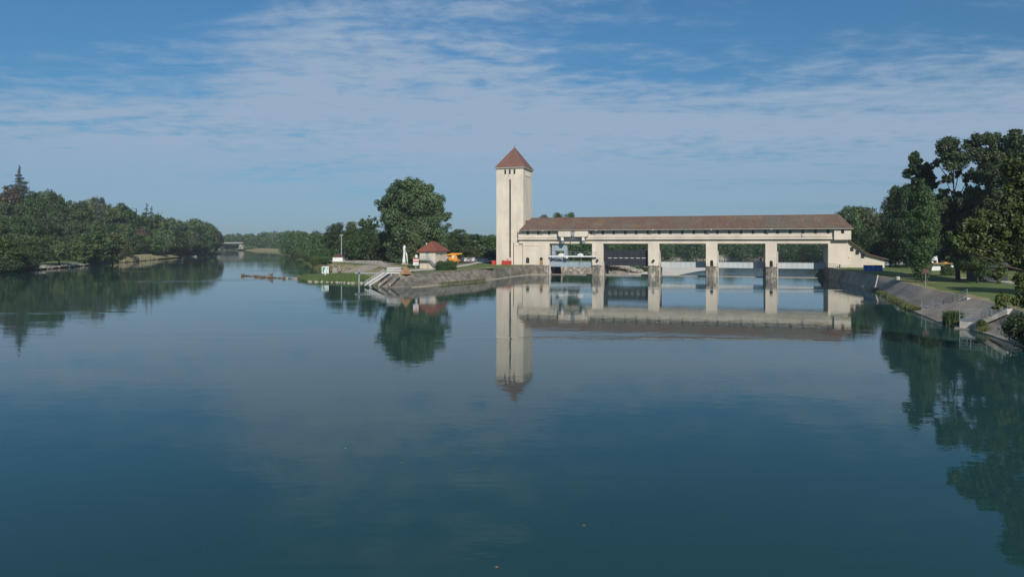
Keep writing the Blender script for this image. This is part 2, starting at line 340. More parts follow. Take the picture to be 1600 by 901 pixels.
# water: a dark teal body under a clear, barely rippled surface
def water_mat(name, base, calm, rough=.012):
    m = bpy.data.materials.new(name); m.use_nodes = True; t = m.node_tree; b = t.nodes['Principled BSDF']
    b.inputs['Roughness'].default_value = rough; b.inputs['IOR'].default_value = 1.333; b.inputs['Specular IOR Level'].default_value = .5
    tcn = t.nodes.new('ShaderNodeTexCoord')
    def nz(sc, st, det, rg=.5, loc=(0, 0, 0), dist=0):
        mp = t.nodes.new('ShaderNodeMapping'); mp.inputs['Scale'].default_value = st; mp.inputs['Location'].default_value = loc
        t.links.new(tcn.outputs['Object'], mp.inputs[0]); n = t.nodes.new('ShaderNodeTexNoise'); n.inputs['Scale'].default_value = sc
        n.inputs['Detail'].default_value = det; n.inputs['Roughness'].default_value = rg; n.inputs['Distortion'].default_value = dist
        t.links.new(mp.outputs[0], n.inputs['Vector']); return n.outputs['Fac']
    def mt(op, a, b2, c=None):
        n = t.nodes.new('ShaderNodeMath'); n.operation = op
        for i, v in enumerate((a, b2, c)):
            if v is None: continue
            if isinstance(v, (int, float)): n.inputs[i].default_value = v
            else: t.links.new(v, n.inputs[i])
        return n.outputs[0]
    patch = nz(.03, (.30, 1.3, 1), 4, .6, (13, 4, 0), .5)
    pr = t.nodes.new('ShaderNodeMapRange'); pr.interpolation_type = 'SMOOTHSTEP'; pr.inputs[1].default_value = .54; pr.inputs[2].default_value = .68; pr.inputs[3].default_value = calm; pr.inputs[4].default_value = calm * 5
    t.links.new(patch, pr.inputs[0])
    h = mt('ADD', mt('MULTIPLY', nz(.9, (.7, 1.25, 1), 3, .55), 1.0), mt('MULTIPLY', nz(.22, (.7, 1.2, 1), 2, .5, (5, 5, 0)), 1.7))
    h = mt('ADD', h, mt('MULTIPLY', nz(3.2, (.8, 1.2, 1), 2, .5, (9, 2, 0)), .16))
    h = mt('MULTIPLY', h, pr.outputs[0])
    bp = t.nodes.new('ShaderNodeBump'); bp.inputs['Strength'].default_value = 1; bp.inputs['Distance'].default_value = 1
    t.links.new(h, bp.inputs['Height']); t.links.new(bp.outputs[0], b.inputs['Normal'])
    cl_ = t.nodes.new('ShaderNodeMix'); cl_.data_type = 'RGBA'; cl_.inputs[6].default_value = (*base, 1); cl_.inputs[7].default_value = (base[0] * 1.3, base[1] * 1.15, base[2] * 1.0, 1)
    t.links.new(nz(.012, (1, 1, 1), 3, .5, (3, 8, 0)), cl_.inputs[0]); t.links.new(cl_.outputs[2], b.inputs['Base Color'])
    return m
M['water'] = water_mat('river_water', (.014, .051, .055), .0055)
M['water2'] = water_mat('tail_water', (.010, .040, .045), .05, .03)

# ---------------------------------------------------------------- the dam's frame
TH = math.radians(17); O = W(817, 212, 0); U = Vector((math.cos(TH), -math.sin(TH), 0)); V = Vector((math.sin(TH), math.cos(TH), 0))
def s_at(px, v=0.0):
    t = (px - 800) / F; p = O + V * v; return (t * p.y - p.x) / (U.x - t * U.y)
def dam(s, v, z=0.0): p = O + U * s + V * v; return Vector((p.x, p.y, z))
SE = s_at(1325)                               # right end of the facade
OPEN = [(s_at(a), s_at(b)) for a, b in ((858.5, 925.2), (942.5, 1012.6), (1030, 1103), (1121, 1196), (1214, 1294))]

# ---------------------------------------------------------------- terrain and water
g = MB().quad((-6000, -600, -4.6), (6000, -600, -4.6), (6000, 9000, -4.6), (-6000, 9000, -4.6)).build('ground', M['wood_floor']); tag(g, 'flat wooded land reaching to the horizon', 'ground', kind='structure')
pA, pB = dam(OPEN[0][0] - 1, 5), dam(SE, 5)
wp = [(-900, -160), (420, -160), (420, 120), (pB.x, pB.y), (pA.x, pA.y), (-5, 260), (-60, 600), (-150, 1500), (-900, 1500)]
wo = area('water', [(x, y, 0) for x, y in wp], M['water']); tag(wo, 'calm blue green river water mirroring the tower and sky', 'water', kind='structure')
lp = [dam(-6, 7), dam(SE + 6, 7), Vector((200, 200, 0)), Vector((500, 400, 0)), Vector((500, 620, 0)), Vector((40, 620, 0)), Vector((0, 300, 0))]
lo_ = area('river', lp, M['water2'], -2.6); tag(lo_, 'lower river running away below the dam', 'river', kind='structure')

# ---- peninsula
GZ = 2.8
front_w = [dam(OPEN[0][0] - .15, 0), dam(2.6, 0), G(818.7, 430.2), G(804, 432), G(789, 434.2), G(765, 437.4), G(741, 440.5), G(702, 444), G(664, 447.5), G(638, 449.3), G(612, 449.5), G(592, 447)]
front_c = [dam(OPEN[0][0] - .15, .05, 3.1), dam(2.6, .15, 3.1), W(817.5, 208.5, 3.05), W(807.7, 203, 2.94), W(789.4, 194.5, 2.72), W(765, 183, 2.75), G(741, 421, 2.9), G(702, 424.6, 2.75), G(666, 426.5, 2.75), G(641, 427.8, 2.75), G(622, 428.2, 2.75), G(604, 427, 2.7)]
def pair(A, B, k):
    a, b = [], []
    for i in range(len(A) - 1):
        for j in range(k):
            t = j / k; a.append(A[i].lerp(A[i + 1], t)); b.append(B[i].lerp(B[i + 1], t))
    a.append(A[-1]); b.append(B[-1]); return a, b
def smooth(P, k=3):
    for _ in range(k): P = [P[0]] + [(P[i - 1] + P[i] * 2 + P[i + 1]) / 4 for i in range(1, len(P) - 1)] + [P[-1]]
    return P
fw, fcst = pair([Vector(p) for p in front_w], [Vector(p) for p in front_c], 8); fw, fcst = smooth(fw, 8), smooth(fcst, 8); nF = len(fw)
for p in fw: p.z = 0
mb = MB()
toe = [p + (fcst[i] - p).normalized() * -0.0 + Vector((0, 0, .18)) for i, p in enumerate(fw)]
outn = []
for i in range(nF):
    d = (fw[min(i + 1, nF - 1)] - fw[max(i - 1, 0)]); n = Vector((d.y, -d.x, 0)).normalized()
    if n.dot(Vector((0, -1, 0))) < 0 and i < nF * .7: n = -n
    outn.append(n)
rows = [[p - Vector((0, 0, 1)) - (fcst[i] - p) * .1 for i, p in enumerate(fw)],
        [p + Vector((0, 0, .16)) - Vector(((fcst[i] - p).x, (fcst[i] - p).y, 0)) * .12 for i, p in enumerate(fw)],
        [p + Vector((0, 0, .2)) for p in fw],
        [fw[i].lerp(fcst[i], .5) + Vector((0, 0, .06)) for i in range(nF)],
        [p + Vector((0, 0, 0)) for p in fcst],
        [fcst[i] + Vector(((fcst[i] - fw[i]).x, (fcst[i] - fw[i]).y, 0)).normalized() * .7 + Vector((0, 0, .02)) for i in range(nF)]]
loft(mb, rows)
e = mb.build('embankment', M['masonry'])
mb = MB(); tk = [Vector((-(fw[min(i + 1, nF - 1)] - fw[max(i - 1, 0)]).y, (fw[min(i + 1, nF - 1)] - fw[max(i - 1, 0)]).x, 0)).normalized() for i in range(nF)]
tk = [v if v.dot(Vector(((fcst[i] - fw[i]).x, (fcst[i] - fw[i]).y, 0))) < 0 else -v for i, v in enumerate(tk)]
loft(mb, [[fw[i] + tk[i] * .55 + Vector((0, 0, -.5)) for i in range(nF)], [fw[i] + tk[i] * .5 + Vector((0, 0, .13)) for i in range(nF)], [fw[i] - tk[i] * .1 + Vector((0, 0, .24)) for i in range(nF)]]); mb.build('toe_kerb', M['sand_stone'], e)
tag(e, 'stained stone embankment sloping into the water below the tower', 'embankment')
# left side of the peninsula: ramp, inlet, canal bank
side_w = [G(592, 447), G(583, 444), G(572, 439.5), G(560, 433), G(548, 429), G(536, 427), G(524, 425), G(512, 421.5), G(504, 418.5), G(495, 414), G(484, 408.5), G(470, 401), G(457, 396.5), G(440, 394), G(400, 391.8), G(345, 390.2), W(300, 1150), W(150, 1250)]
side_c = [G(604, 427, 2.7), G(602, 425, 2.7), G(600, 421, 2.7), G(597, 418, 2.7), G(590, 416.4, 2.7), G(580, 415.3, 2.6), G(560, 414, 2.6), G(535, 412, 2.6), G(520, 410, 2.6), *[p + Vector((15, 9, h_)) for p, h_ in zip(side_w[9:16], (2.6, 2.6, 2.8, 3, 3, 3.2, 3.2))], W(302, 1190, 3.4), W(150, 1300, 3.4)]
nS = 150
sw = resample(fine_line(side_w, 4), nS); scs = [None] * nS
# parametric pairing by control index
def pair(A, B, k):
    a, b = [], []
    for i in range(len(A) - 1):
        for j in range(k):
            t = j / k; a.append(A[i].lerp(A[i + 1], t)); b.append(B[i].lerp(B[i + 1], t))
    a.append(A[-1]); b.append(B[-1]); return a, b
sw, scs = pair([Vector(p) for p in side_w], [Vector(p) for p in side_c], 6)
for i, p in enumerate(sw):
    p.z = 0
    if 2 < i < len(sw) - 3: p.x += rnd.uniform(-.5, .5) * min(3, p.y / 180); p.y += rnd.uniform(-.6, .6)
mb = MB(); loft(mb, [[p - Vector((0, 0, 1.2)) for p in sw], [p + Vector((0, 0, .08)) for p in sw], [sw[i].lerp(scs[i], .5) + Vector((0, 0, .15 + rnd.uniform(-.15, .15))) for i in range(len(sw))], list(scs)])
o = mb.build('bank', M['dry']); tag(o, 'low bank of dry grass and stones along the canal', 'bank', kind='structure')
back = [Vector(p) for p in ((-700, 2400, 3), (1800, 2400, 3), (1800, 900, 3), (420, 560, 2), (240, 540, 1), (120, 525, .5), (66, 400, .5), (54, 310, 1.6), (42, 272, 1.2), (31, 266, 1.2), (16.2, 265, 1.4), (15.2, 226, 2.9))] + [dam(OPEN[0][0] + 1.5, 9.5, 3.05), dam(OPEN[0][0] - .15, 9.2, 3.05)]
pen = [p.copy() for p in fcst] + [p.copy() for p in scs[1:]] + back
o = area('land', pen, M['grass']); tag(o, 'grassy headland between the canal and the dam', 'land', kind='structure')
bk2 = back[3:]
mb = MB(); loft(mb, [[p for p in bk2], [Vector((p.x + 2.0 * (i < 5), p.y - 4 * (i < 7), -1.0)) if i < len(bk2) - 3 else Vector((p.x + 1.2, p.y - 1, -1)) for i, p in enumerate(bk2)], [Vector((p.x + 4 * (i < 5), p.y - 8 * (i < 7), -4)) if i < len(bk2) - 3 else Vector((p.x + 1.5, p.y - 1.5, -4)) for i, p in enumerate(bk2)]])
o = mb.build('bank', M['stone']); tag(o, 'stony bank of the lower river', 'bank', kind='structure')
# gravel terrace, path, boat ramp
def sheet(name, pts, m, lift, label, cat):
    o = area(name, [Vector((p.x, p.y, p.z + lift)) for p in pts], m); tag(o, label, cat, kind='structure'); return o
P2 = lambda px, py, z=2.8: G(px, py, z)
sheet('gravel', [P2(516, 408.5, 2.65), P2(560, 411.5, 2.7), P2(600, 414, 2.75), P2(628, 411.5), P2(640, 409), P2(600, 407.3), P2(560, 406.8), P2(530, 406.2, 2.7), P2(505, 405.6, 2.65)], M['gravel'], .03, 'pale gravel terrace by the white kiosk', 'gravel')
sheet('ramp', [P2(592, 417.2, 2.76), P2(622, 419.5), P2(640, 419), P2(625, 415.5), P2(604, 413.9), P2(572, 413.6, 2.72), P2(584, 415.8, 2.72)], M['dirt'], .034, 'worn gravel apron behind the ramp', 'gravel')
sheet('path', [P2(606, 424.6, 2.76), P2(640, 424.3), P2(680, 421.9), P2(700, 420.2), P2(724, 416.5, 2.85), P2(748, 411.5, 2.9), P2(771, 408.2, 3), P2(771, 407, 3), P2(748, 409, 2.9), P2(720, 414, 2.85), P2(698, 418), P2(668, 419.9), P2(640, 421.3), P2(620, 421.5), P2(604, 421.6, 2.76)], M['path'], .06, 'pale concrete path curving to the tower', 'path')
sheet('path', [P2(700, 409.6, 2.9), P2(771, 409.0, 3), P2(771, 406.6, 3), P2(705, 406.8, 2.9)], M['gravel'], .05, 'car park surface beyond the little house', 'car park')
sheet('verge', [P2(664, 426.2, 2.79), P2(702, 424.2, 2.79), P2(741, 420.7, 2.93), P2(772, 419.0, 2.96), P2(772, 417.8, 2.96), P2(741, 419.4, 2.93), P2(702, 422.9, 2.79), P2(664, 424.8, 2.79)], M['dry'], .045, 'strip of dry grass along the embankment top', 'verge')
# concrete boat ramp slab
rampA = [sw[6 * 4 + 2], sw[6 * 6], scs[6 * 6], scs[6 * 4 + 2]]
mb = MB(); mb.quad(*[Vector((p.x, p.y, p.z + .22)) for p in (sw[20], sw[33], scs[33], scs[20])]); 
o = mb.build('boat_ramp', M['dirt']); tag(o, 'grey brown concrete boat ramp going down into the small inlet', 'boat ramp', kind='structure')

# gravel bar and riprap below the dam
o = area('gravel_bar', fine_line([G(962, 431, -2.3), G(1010, 432, -2.3), G(1050, 431.5, -2.45), G(1066, 428.5, -2.5), G(1086, 424.5, -2.5), G(1110, 421, -2.5), G(1114, 418.5, -2.5), G(1085, 416.5, -2.5), G(1040, 415.5, -2.2), G(985, 417, -2)], 4), M['sand']); tag(o, 'pale shingle bar in the lower river behind the third opening', 'shingle bar', kind='structure')
def pebbles(name, spots, m, label, cat, size):
    mb = MB(); r = random.Random(5)
    for c in spots:
        s = size * r.uniform(.5, 1.5); b = len(mb.v); mb.ball(c, (s, s * r.uniform(.6, 1), s * r.uniform(.4, .7)), 6, 4)
        for i in range(b, len(mb.v)): mb.v[i] = tuple(q + r.uniform(-.15, .15) * s for q in mb.v[i])
    o = mb.build(name, m); tag(o, label, cat, kind='stuff'); return o
spots = []
for i in range(420):
    a = rnd.random(); px = 942 + 62 * a; D = 256 + 20 * rnd.random() + 22 * a; zz0 = 2.2 - (2.2 + 2.4) * min(1, max(0, (px - 948) / 60 + rnd.uniform(-.1, .1)))
    spots.append(W(px, D, zz0))
mb = MB(); loft(mb, [[W(936, 252, -3), W(965, 256, -3), W(1000, 265, -3)], [W(936, 266, 1.6), W(968, 274, .2), W(1003, 284, -2.3)], [W(936, 286, 1.8), W(968, 296, 1), W(1006, 302, -2.3)]])
o = mb.build('bank', M['stone']); tag(o, 'stony slope below the second opening of the dam', 'bank', kind='structure')
pebbles('riprap', spots, M['concrete'], 'pale boulders heaped behind the second opening of the dam', 'boulders', .7)

# ---- right bank
rw = [dam(OPEN[4][1] + .1, 0), dam(OPEN[4][1] + .5, -5.5), G(1322, 443.6), G(1360, 450), G(1381, 460.5), G(1400, 471), G(1419, 481.6), G(1440, 490), G(1474, 505), G(1520, 514), G(1550, 523), G(1600, 541), Vector((46.5, 45, 0)), Vector((46, 10, 0)), Vector((46, -80, 0))]
rc = [dam(OPEN[4][1] + .15, .05, 3.1), dam(OPEN[4][1] + 1.1, -4.6, 3.1), W(1324, 166, 2.95), W(1362, 151, 2.65), W(1390, 138, 2.5), W(1419, 121, 2.5), W(1444.5, 108, 2.5), W(1477, 99, 2.5), W(1512, 90, 2.5), W(1545, 82.5, 2.5), W(1571, 76.5, 2.5), W(1600, 70, 2.5), Vector((52, 45, 2.5)), Vector((52, 10, 2.5)), Vector((52, -80, 2.5))]
rwf, rcf = pair(rw, rc, 8)
# round the corners a little
def smooth(P, k=3):
    for _ in range(k): P = [P[0]] + [(P[i - 1] + P[i] * 2 + P[i + 1]) / 4 for i in range(1, len(P) - 1)] + [P[-1]]
    return P
rwf, rcf = smooth(rwf), smooth(rcf)
n = len(rwf)
inw = [Vector(((rcf[i] - rwf[i]).x, (rcf[i] - rwf[i]).y, 0)) for i in range(n)]
inw = [v if v.length > .4 else Vector((.8, .1, 0)) for v in inw]
mb = MB(); loft(mb, [[rwf[i] - inw[i].normalized() * .9 + Vector((0, 0, -1)) for i in range(n)], [rwf[i] - inw[i].normalized() * .8 + Vector((0, 0, .10)) for i in range(n)], [rwf[i] + Vector((0, 0, .22)) for i in range(n)],
                     [rwf[i].lerp(rcf[i], .35) + Vector((0, 0, .05)) for i in range(n)], [rwf[i].lerp(rcf[i], .7) + Vector((0, 0, .05)) for i in range(n)], list(rcf), [rcf[i] + inw[i].normalized() * .5 + Vector((0, 0, .02)) for i in range(n)]])
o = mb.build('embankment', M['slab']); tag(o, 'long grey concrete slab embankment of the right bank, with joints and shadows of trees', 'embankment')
back_r = [Vector(p) for p in ((400, -80, 2.5), (1800, 100, 3), (1800, 860, 3), (420, 480, 2), (300, 380, 2), (190, 290, 2.4), (130, 225, 2.8))] + [dam(SE + 6, 13, 3), dam(OPEN[4][1] + .15, 13, 3.05)]
o = area('lawn', list(rcf) + back_r, M['grass']); tag(o, 'mown lawn of the right bank under the trees', 'lawn', kind='structure')
mb = MB(); bb = back_r[3:]
loft(mb, [list(bb), [Vector((p.x - 3.5, p.y + 2.5, -3.6)) for p in bb]]); o = mb.build('bank', M['slab']); tag(o, 'sloping bank of the lower river seen through the last opening', 'bank', kind='structure')
# slope visible through the last opening
mb = MB(); loft(mb, [[W(1250, 196, -2.8), W(1262, 225, -2.8), W(1275, 262, -2.8)], [W(1312, 196, 2.6), W(1312, 225, 2.6), W(1312, 262, 2.6)]]); o = mb.build('bank', M['slab']); tag(o, 'concrete slope below the dam seen through the last opening', 'bank', kind='structure')
dv = [rcf[i] + inw[i].normalized() * .45 + Vector((0, 0, .03)) for i in range(14, n - 20)]
dv2 = [rcf[i] + inw[i].normalized() * (2.8 + 1.4 * math.sin(i * .31) + .8 * math.sin(i * .93)) + Vector((0, 0, .04)) for i in range(14, n - 20)]
mb = MB(); loft(mb, [dv, dv2]); o = mb.build('verge', M['dry']); tag(o, 'band of sun dried grass along the top of the right bank', 'verge', kind='structure')
sheet('path', [G(1300, 419.4, 3.06), G(1345, 423.5, 2.8), G(1375, 427.4, 2.6), G(1390, 426, 2.6), G(1352, 421.4, 2.8), G(1320, 418.3, 3.0)], M['gravel'], .06, 'pale gravel path beside the right end of the dam', 'path')
sheet('path', [G(1450, 428.5, 2.5), G(1512, 436.2, 2.5), G(1600, 446, 2.5), G(1600, 441.5, 2.5), G(1512, 432.8, 2.5), G(1450, 426.6, 2.5)], M['path'], .05, 'pale footpath between the lawn trees', 'path')

# ---- left bank and hill
LB = [(-40, -130), (60, -140), (140, -152), (180, -158), (220, -165), (247, -172), (302, -186), (340, -197), (369, -205), (400, -212), (507, -237), (614, -262), (760, -315), (1000, -430), (1400, -640)]
def bankx(y):
    if y <= LB[0][0]: return LB[0][1]
    for (a, b), (c, d) in zip(LB, LB[1:]):
        if y <= c: return b + (d - b) * (y - a) / (c - a)
    return LB[-1][1]
def sst(t): t = max(0, min(1, t)); return t * t * (3 - 2 * t)
def hill(x, y):
    d = bankx(y) - x
    if d < 0: return -2.0 + max(-1.5, d * .5)
    fall = 1 - .93 * sst((y - 400) / 230); nearf = sst((y + 100) / 200) * .6 + .4
    return min(1.6, -.3 + d * .45) + 27 * sst((d - 12) / 100) * fall * nearf + .6 * math.sin(x * .11) * math.cos(y * .09) * sst(d / 30)
mb = MB(); ys = list(np.arange(-40, 700, 8)) + list(np.arange(700, 1500, 40)); ds = [-3, -.5, 0, .7, 1.5, 2.6, 4, 6, 9, 13, 18, 25, 33, 42, 52, 64, 78, 95, 115, 140, 180, 260, 500, 1200]
for y in ys:
    for d in ds:
        jx = rnd.uniform(-.6, .6) if -.6 < d < 6 else 0; x = bankx(y) - d + jx; mb.v.append((x, y, hill(x, y)))
nd = len(ds)
for j in range(len(ys) - 1):
    for i in range(nd - 1): a = j * nd + i; mb.f.append((a, a + nd, a + nd + 1, a + 1))
o = mb.build('hill', M['wood_floor'], smooth=True); tag(o, 'wooded hillside rising from the left bank', 'hill', kind='structure')
def shore_patch(y0, y1, d0, d1, lift, m, name, label, cat):
    mb = MB(); ys = np.arange(y0, y1 + .1, 2.0); rows = []
    for k in range(7):
        row = []
        for y in ys:
            d = d0 + (d1 - d0) * k / 6; x = bankx(y) - d; row.append(Vector((x, y, max(hill(x, y), .05) + lift + rnd.uniform(0, .06))))
        rows.append(row)
    loft(mb, rows); o = mb.build(name, m); tag(o, label, cat, kind='structure')
shore_patch(236, 300, 3.5, 15, .25, M['grass'], 'grass', 'small clearing of green grass on the left bank', 'clearing')
shore_patch(238, 300, 0.2, 3.5, .3, M['stone'], 'gravel', 'pale stones at the water below the clearing', 'stones')
shore_patch(355, 470, .2, 5, .5, M['dry'], 'verge', 'strip of dry pale reeds edge on the left bank', 'verge')

# ---------------------------------------------------------------- trees
nprng = np.random.default_rng(11)
def leaf_mesh(name, blobs, n, size, material, outward=.75, shell=.22, flat=1.0):
    B = np.array(blobs, float)                      # cx cy cz rx ry rz
    area_ = (B[:, 3] * B[:, 4] + B[:, 3] * B[:, 5] + B[:, 4] * B[:, 5]); idx = nprng.choice(len(B), n, p=area_ / area_.sum())
    d = nprng.normal(size=(n, 3)); d /= np.linalg.norm(d, axis=1)[:, None]
    d[:, 2] = np.where((d[:, 2] < -.3) & (nprng.random(n) < .35), -d[:, 2] * .8, d[:, 2])
    r = 1 - np.abs(nprng.normal(size=n)) * shell; r = np.clip(r, .1, 1.0) * (1 + .22 * np.sin(d[:, 0] * 5 + idx) * np.cos(d[:, 1] * 4.3 + idx * 2) + .16 * nprng.normal(size=n) * (nprng.random(n) < .45))
    c = B[idx, :3] + d * r[:, None] * B[idx, 3:]
    nrm = d * outward + nprng.normal(size=(n, 3)) * .5 + np.array([0, 0, .25]); nrm /= np.linalg.norm(nrm, axis=1)[:, None]
    a = np.cross(nrm, nprng.normal(size=(n, 3))); a /= np.linalg.norm(a, axis=1)[:, None] + 1e-9; b = np.cross(nrm, a)
    s = size * nprng.uniform(.55, 1.35, n)[:, None]; k = nprng.uniform(.45, .8, n)[:, None] * flat
    bend = nrm * s * .25
    v = np.stack([c - a * s - bend, c + b * s * k, c + a * s - bend, c - b * s * k], 1).reshape(-1, 3)
    me = bpy.data.meshes.new(name); me.vertices.add(4 * n); me.vertices.foreach_set('co', v.ravel().astype(np.float32))
    me.loops.add(4 * n); me.loops.foreach_set('vertex_index', np.arange(4 * n, dtype=np.int32))
    me.polygons.add(n); me.polygons.foreach_set('loop_start', np.arange(0, 4 * n, 4, dtype=np.int32)); me.polygons.foreach_set('loop_total', np.full(n, 4, dtype=np.int32))
    me.update(calc_edges=True)
    at = me.attributes.new('leafvar', 'FLOAT', 'FACE'); blobv = nprng.random(len(B))
    val = np.clip(blobv[idx] ** 1.3 * .8 + nprng.random(n) * .4 - .08, 0, 1); at.data.foreach_set('value', val.astype(np.float32))
    me.materials.append(material); return me

def crown_blobs(h, wdt, base, n, seed, shape='round', clump=.24):
    r = random.Random(seed); cz = base + (h - base) / 2; hz_ = (h - base) / 2; R = wdt / 2; bl = []
    for i in range(n):
        for _ in range(40):
            x, y, z = r.uniform(-1, 1), r.uniform(-1, 1), r.uniform(-1, 1); q = x * x + y * y + z * z if shape != 'egg' else abs(x) ** 2.8 + abs(y) ** 2.8 + abs(z) ** 2.8
            if .25 < q < 1: break
        k = 1.0
        if shape == 'round': k = 1.0 if z < .1 else 1.0
        elif shape == 'column': k = 1.25 - .35 * abs(z)
        elif shape == 'flat': k = 1.1 if z > 0 else .75
        elif shape == 'cone': k = .62 * (1 - z) + .08
        elif shape == 'vase': k = .7 + .5 * (z + 1) / 2
        elif shape == 'egg': k = 1.06 - .10 * z if z > -.2 else 1.0
        cr = clump * R * r.choice((.45, .6, .8, 1.0, 1.3, 1.55)) * r.uniform(.85, 1.15)
        bl.append((x * k * (R - cr * .6), y * k * (R - cr * .6), cz + z * (hz_ - cr * .55), cr, cr, cr * r.uniform(.65, .95)))
    # keep a filled heart so the crown is not see-through
    m = max(2, n // 9)
    for i in range(m): bl.append((r.uniform(-.3, .3) * R, r.uniform(-.3, .3) * R, cz + r.uniform(-.55, .55) * hz_, R * .42, R * .42, hz_ * .3))
    return bl
def limbs(h, base, wdt, blobs, seed, r0, m_trunk, name='trunk', parent=None, nl=9, lean=0):
    r = random.Random(seed); mb = MB(); top = base + (h - base) * .72
    pts = [Vector((0, 0, -.6)), Vector((r.uniform(-.2, .2), 0, base * .6 + .3)), Vector((r.uniform(-.5, .5) + lean, r.uniform(-.4, .4), base + (h - base) * .35)), Vector((r.uniform(-.8, .8) + lean * 2, r.uniform(-.6, .6), top))]
    mb.tube(pts, [r0 * 1.25, r0, r0 * .6, r0 * .18], 8)
    for i in range(nl):
        b = r.choice(blobs); t = r.uniform(.3, .8); p0 = pts[1].lerp(pts[2], t) if i % 2 else pts[2].lerp(pts[3], t * .6)
        p2 = Vector(b[:3]); mid_ = p0.lerp(p2, .5) + Vector((0, 0, -abs(p2.x - p0.x) * .12)); mb.tube([p0, mid_, p2], [r0 * .38, r0 * .24, r0 * .08], 6)
    return mb.build(name, m_trunk, parent, smooth=True)
PROTO = {}
def lobed(name, label, base, D, lobes, lm_, nleaf, leaf, bark='bark', r0=.5, seed=1, sub=13, cat='tree', shell=.3, nlimb=12):
    # a crown of separate lobes, each given by where it stands in the tree (px, py, radius px at distance D)
    r = random.Random(seed); t = thing(name, label, cat, (base[0], base[1], base[2] - .3)); k = D / F; bl = []; heads = []
    for (px, py, rp) in lobes:
        R_ = rp * k * 1.16; c0 = Vector(((px - 800) * k - base[0], (D - base[1]) + r.uniform(-.6, .6) * R_ * 1.2, CAMZ - (py - HZ) * k - base[2])); heads.append(c0)
        for i in range(max(5, int(sub * (rp / 18) ** 1.3))):
            a, b = r.uniform(0, 6.28), math.acos(r.uniform(-1, 1)); q = R_ * r.uniform(.45, .85); cr = R_ * r.choice((.20, .28, .36, .48)); cr = max(cr, leaf * 1.6)
            bl.append((c0.x + q * math.sin(b) * math.cos(a), c0.y + q * math.sin(b) * math.sin(a) * 1.1, c0.z + q * math.cos(b), cr, cr, cr))
        bl.append((c0.x, c0.y, c0.z, R_ * .5, R_ * .5, R_ * .5))
    me = leaf_mesh('crown', bl, nleaf, leaf, LM[lm_], .7, shell); c = bpy.data.objects.new('crown', me); COL.objects.link(c); c.parent = t
    mb = MB(); zs = sorted(h.z for h in heads); zt = zs[int(len(zs) * .75)]; mean = sum(heads, Vector()) / len(heads)
    p1 = Vector((0, 0, -.6)); p2 = Vector((mean.x * .25, 0, zt * .35)); p3 = Vector((mean.x * .8, mean.y * .5, zt)); mb.tube([p1, p2, p3], [r0 * 1.2, r0 * .8, r0 * .2], 9)
    for h in heads[:nlimb]:
        p0 = p2.lerp(p3, min(.85, max(0, (h.z - p2.z) / max(1, p3.z - p2.z) - .3))); mb.tube([p0, p0.lerp(h, .55) + Vector((0, 0, -.04 * (h - p0).length)), h], [r0 * .36, r0 * .24, r0 * .07], 6)
    mb.build('trunk', M[bark], t, smooth=True); return t
def proto(key, h, wdt, base, nb, nl, leaf, lm, shape='round', clump=.24, bark='bark', r0=.35, seed=1, shell=.22, outward=.75, name='broadleaf_tree'):
    t = thing(name, '', 'tree'); bl = crown_blobs(h, wdt, base, nb, seed, shape, clump)
    me = leaf_mesh('crown', bl, nl, leaf, LM[lm], outward, shell); c = bpy.data.objects.new('crown', me); COL.objects.link(c); c.parent = t
    limbs(h, base, wdt, bl, seed, r0, M[bark], parent=t); PROTO[key] = [t, h, wdt, False]; return t
def plant(key, loc, h, wdt, label, group=None, rz=None, cat='tree', dz=-.3):
    P = PROTO[key]; o = P[0] if not P[3] else copy_tree(P[0]); P[3] = True
    o.location = (loc[0], loc[1], loc[2] + dz); o.scale = (wdt / P[2], wdt / P[2], (h - dz) / P[1]); o.rotation_euler = (0, 0, rnd.uniform(0, 6.28) if rz is None else rz)
    o['label'] = label; o['category'] = cat
    if group: o['group'] = group
    elif 'group' in o: del o['group']
    return o
# far kinds for the hill
for i, (sh, lm_) in enumerate((('round', 'mid'), ('round', 'dark'), ('round', 'light'), ('round', 'olive'), ('vase', 'mid'), ('column', 'poplar'), ('round', 'poplar'))):
    proto('h%d' % i, 16, 13, .0, 70, 9500, .36, lm_, sh, .25, seed=20 + i, r0=.3)

BUSH = []
HT = []                                              # (px, D, top py, width m, key, row)
sky_line = [(-12, 398, 306, 15, 1), (8, 405, 300, 13, 0), (52, 400, 297, 14, 1), (72, 402, 293, 15, 0), (88, 405, 300, 11, 1), (104, 425, 311, 11, 4), (124, 430, 312, 13, 1), (142, 440, 310, 12, 3),
            (172, 445, 314, 12, 2), (186, 455, 315, 12, 1), (202, 462, 322, 13, 1), (216, 470, 328, 12, 0), (246, 490, 330, 15, 0), (262, 500, 335, 15, 6), (280, 520, 340, 16, 6), (297, 540, 337, 17, 6), (313, 560, 338, 18, 6), (327, 580, 344, 17, 6), (338, 600, 352, 17, 5)]
for a in sky_line: HT.append((*a[:4], 'h%d' % a[4], 'ridge'))
def skyl(px):
    P = [(-40, 303), (60, 297), (100, 311), (160, 312), (220, 328), (300, 338), (345, 356)]
    for (a, b), (c, d) in zip(P, P[1:]):
        if px <= c: return b + (d - b) * (px - a) / (c - a)
    return 356
def bankD(px):                                       # distance where the view at px meets the left bank
    for y in range(150, 900, 2):
        if (px - 800) / F * y < bankx(y): return y
    return 900
rows_ = [('upper slope', .80, 7, 0), ('middle slope', .56, 24, 1), ('lower slope', .33, 42, 2)]
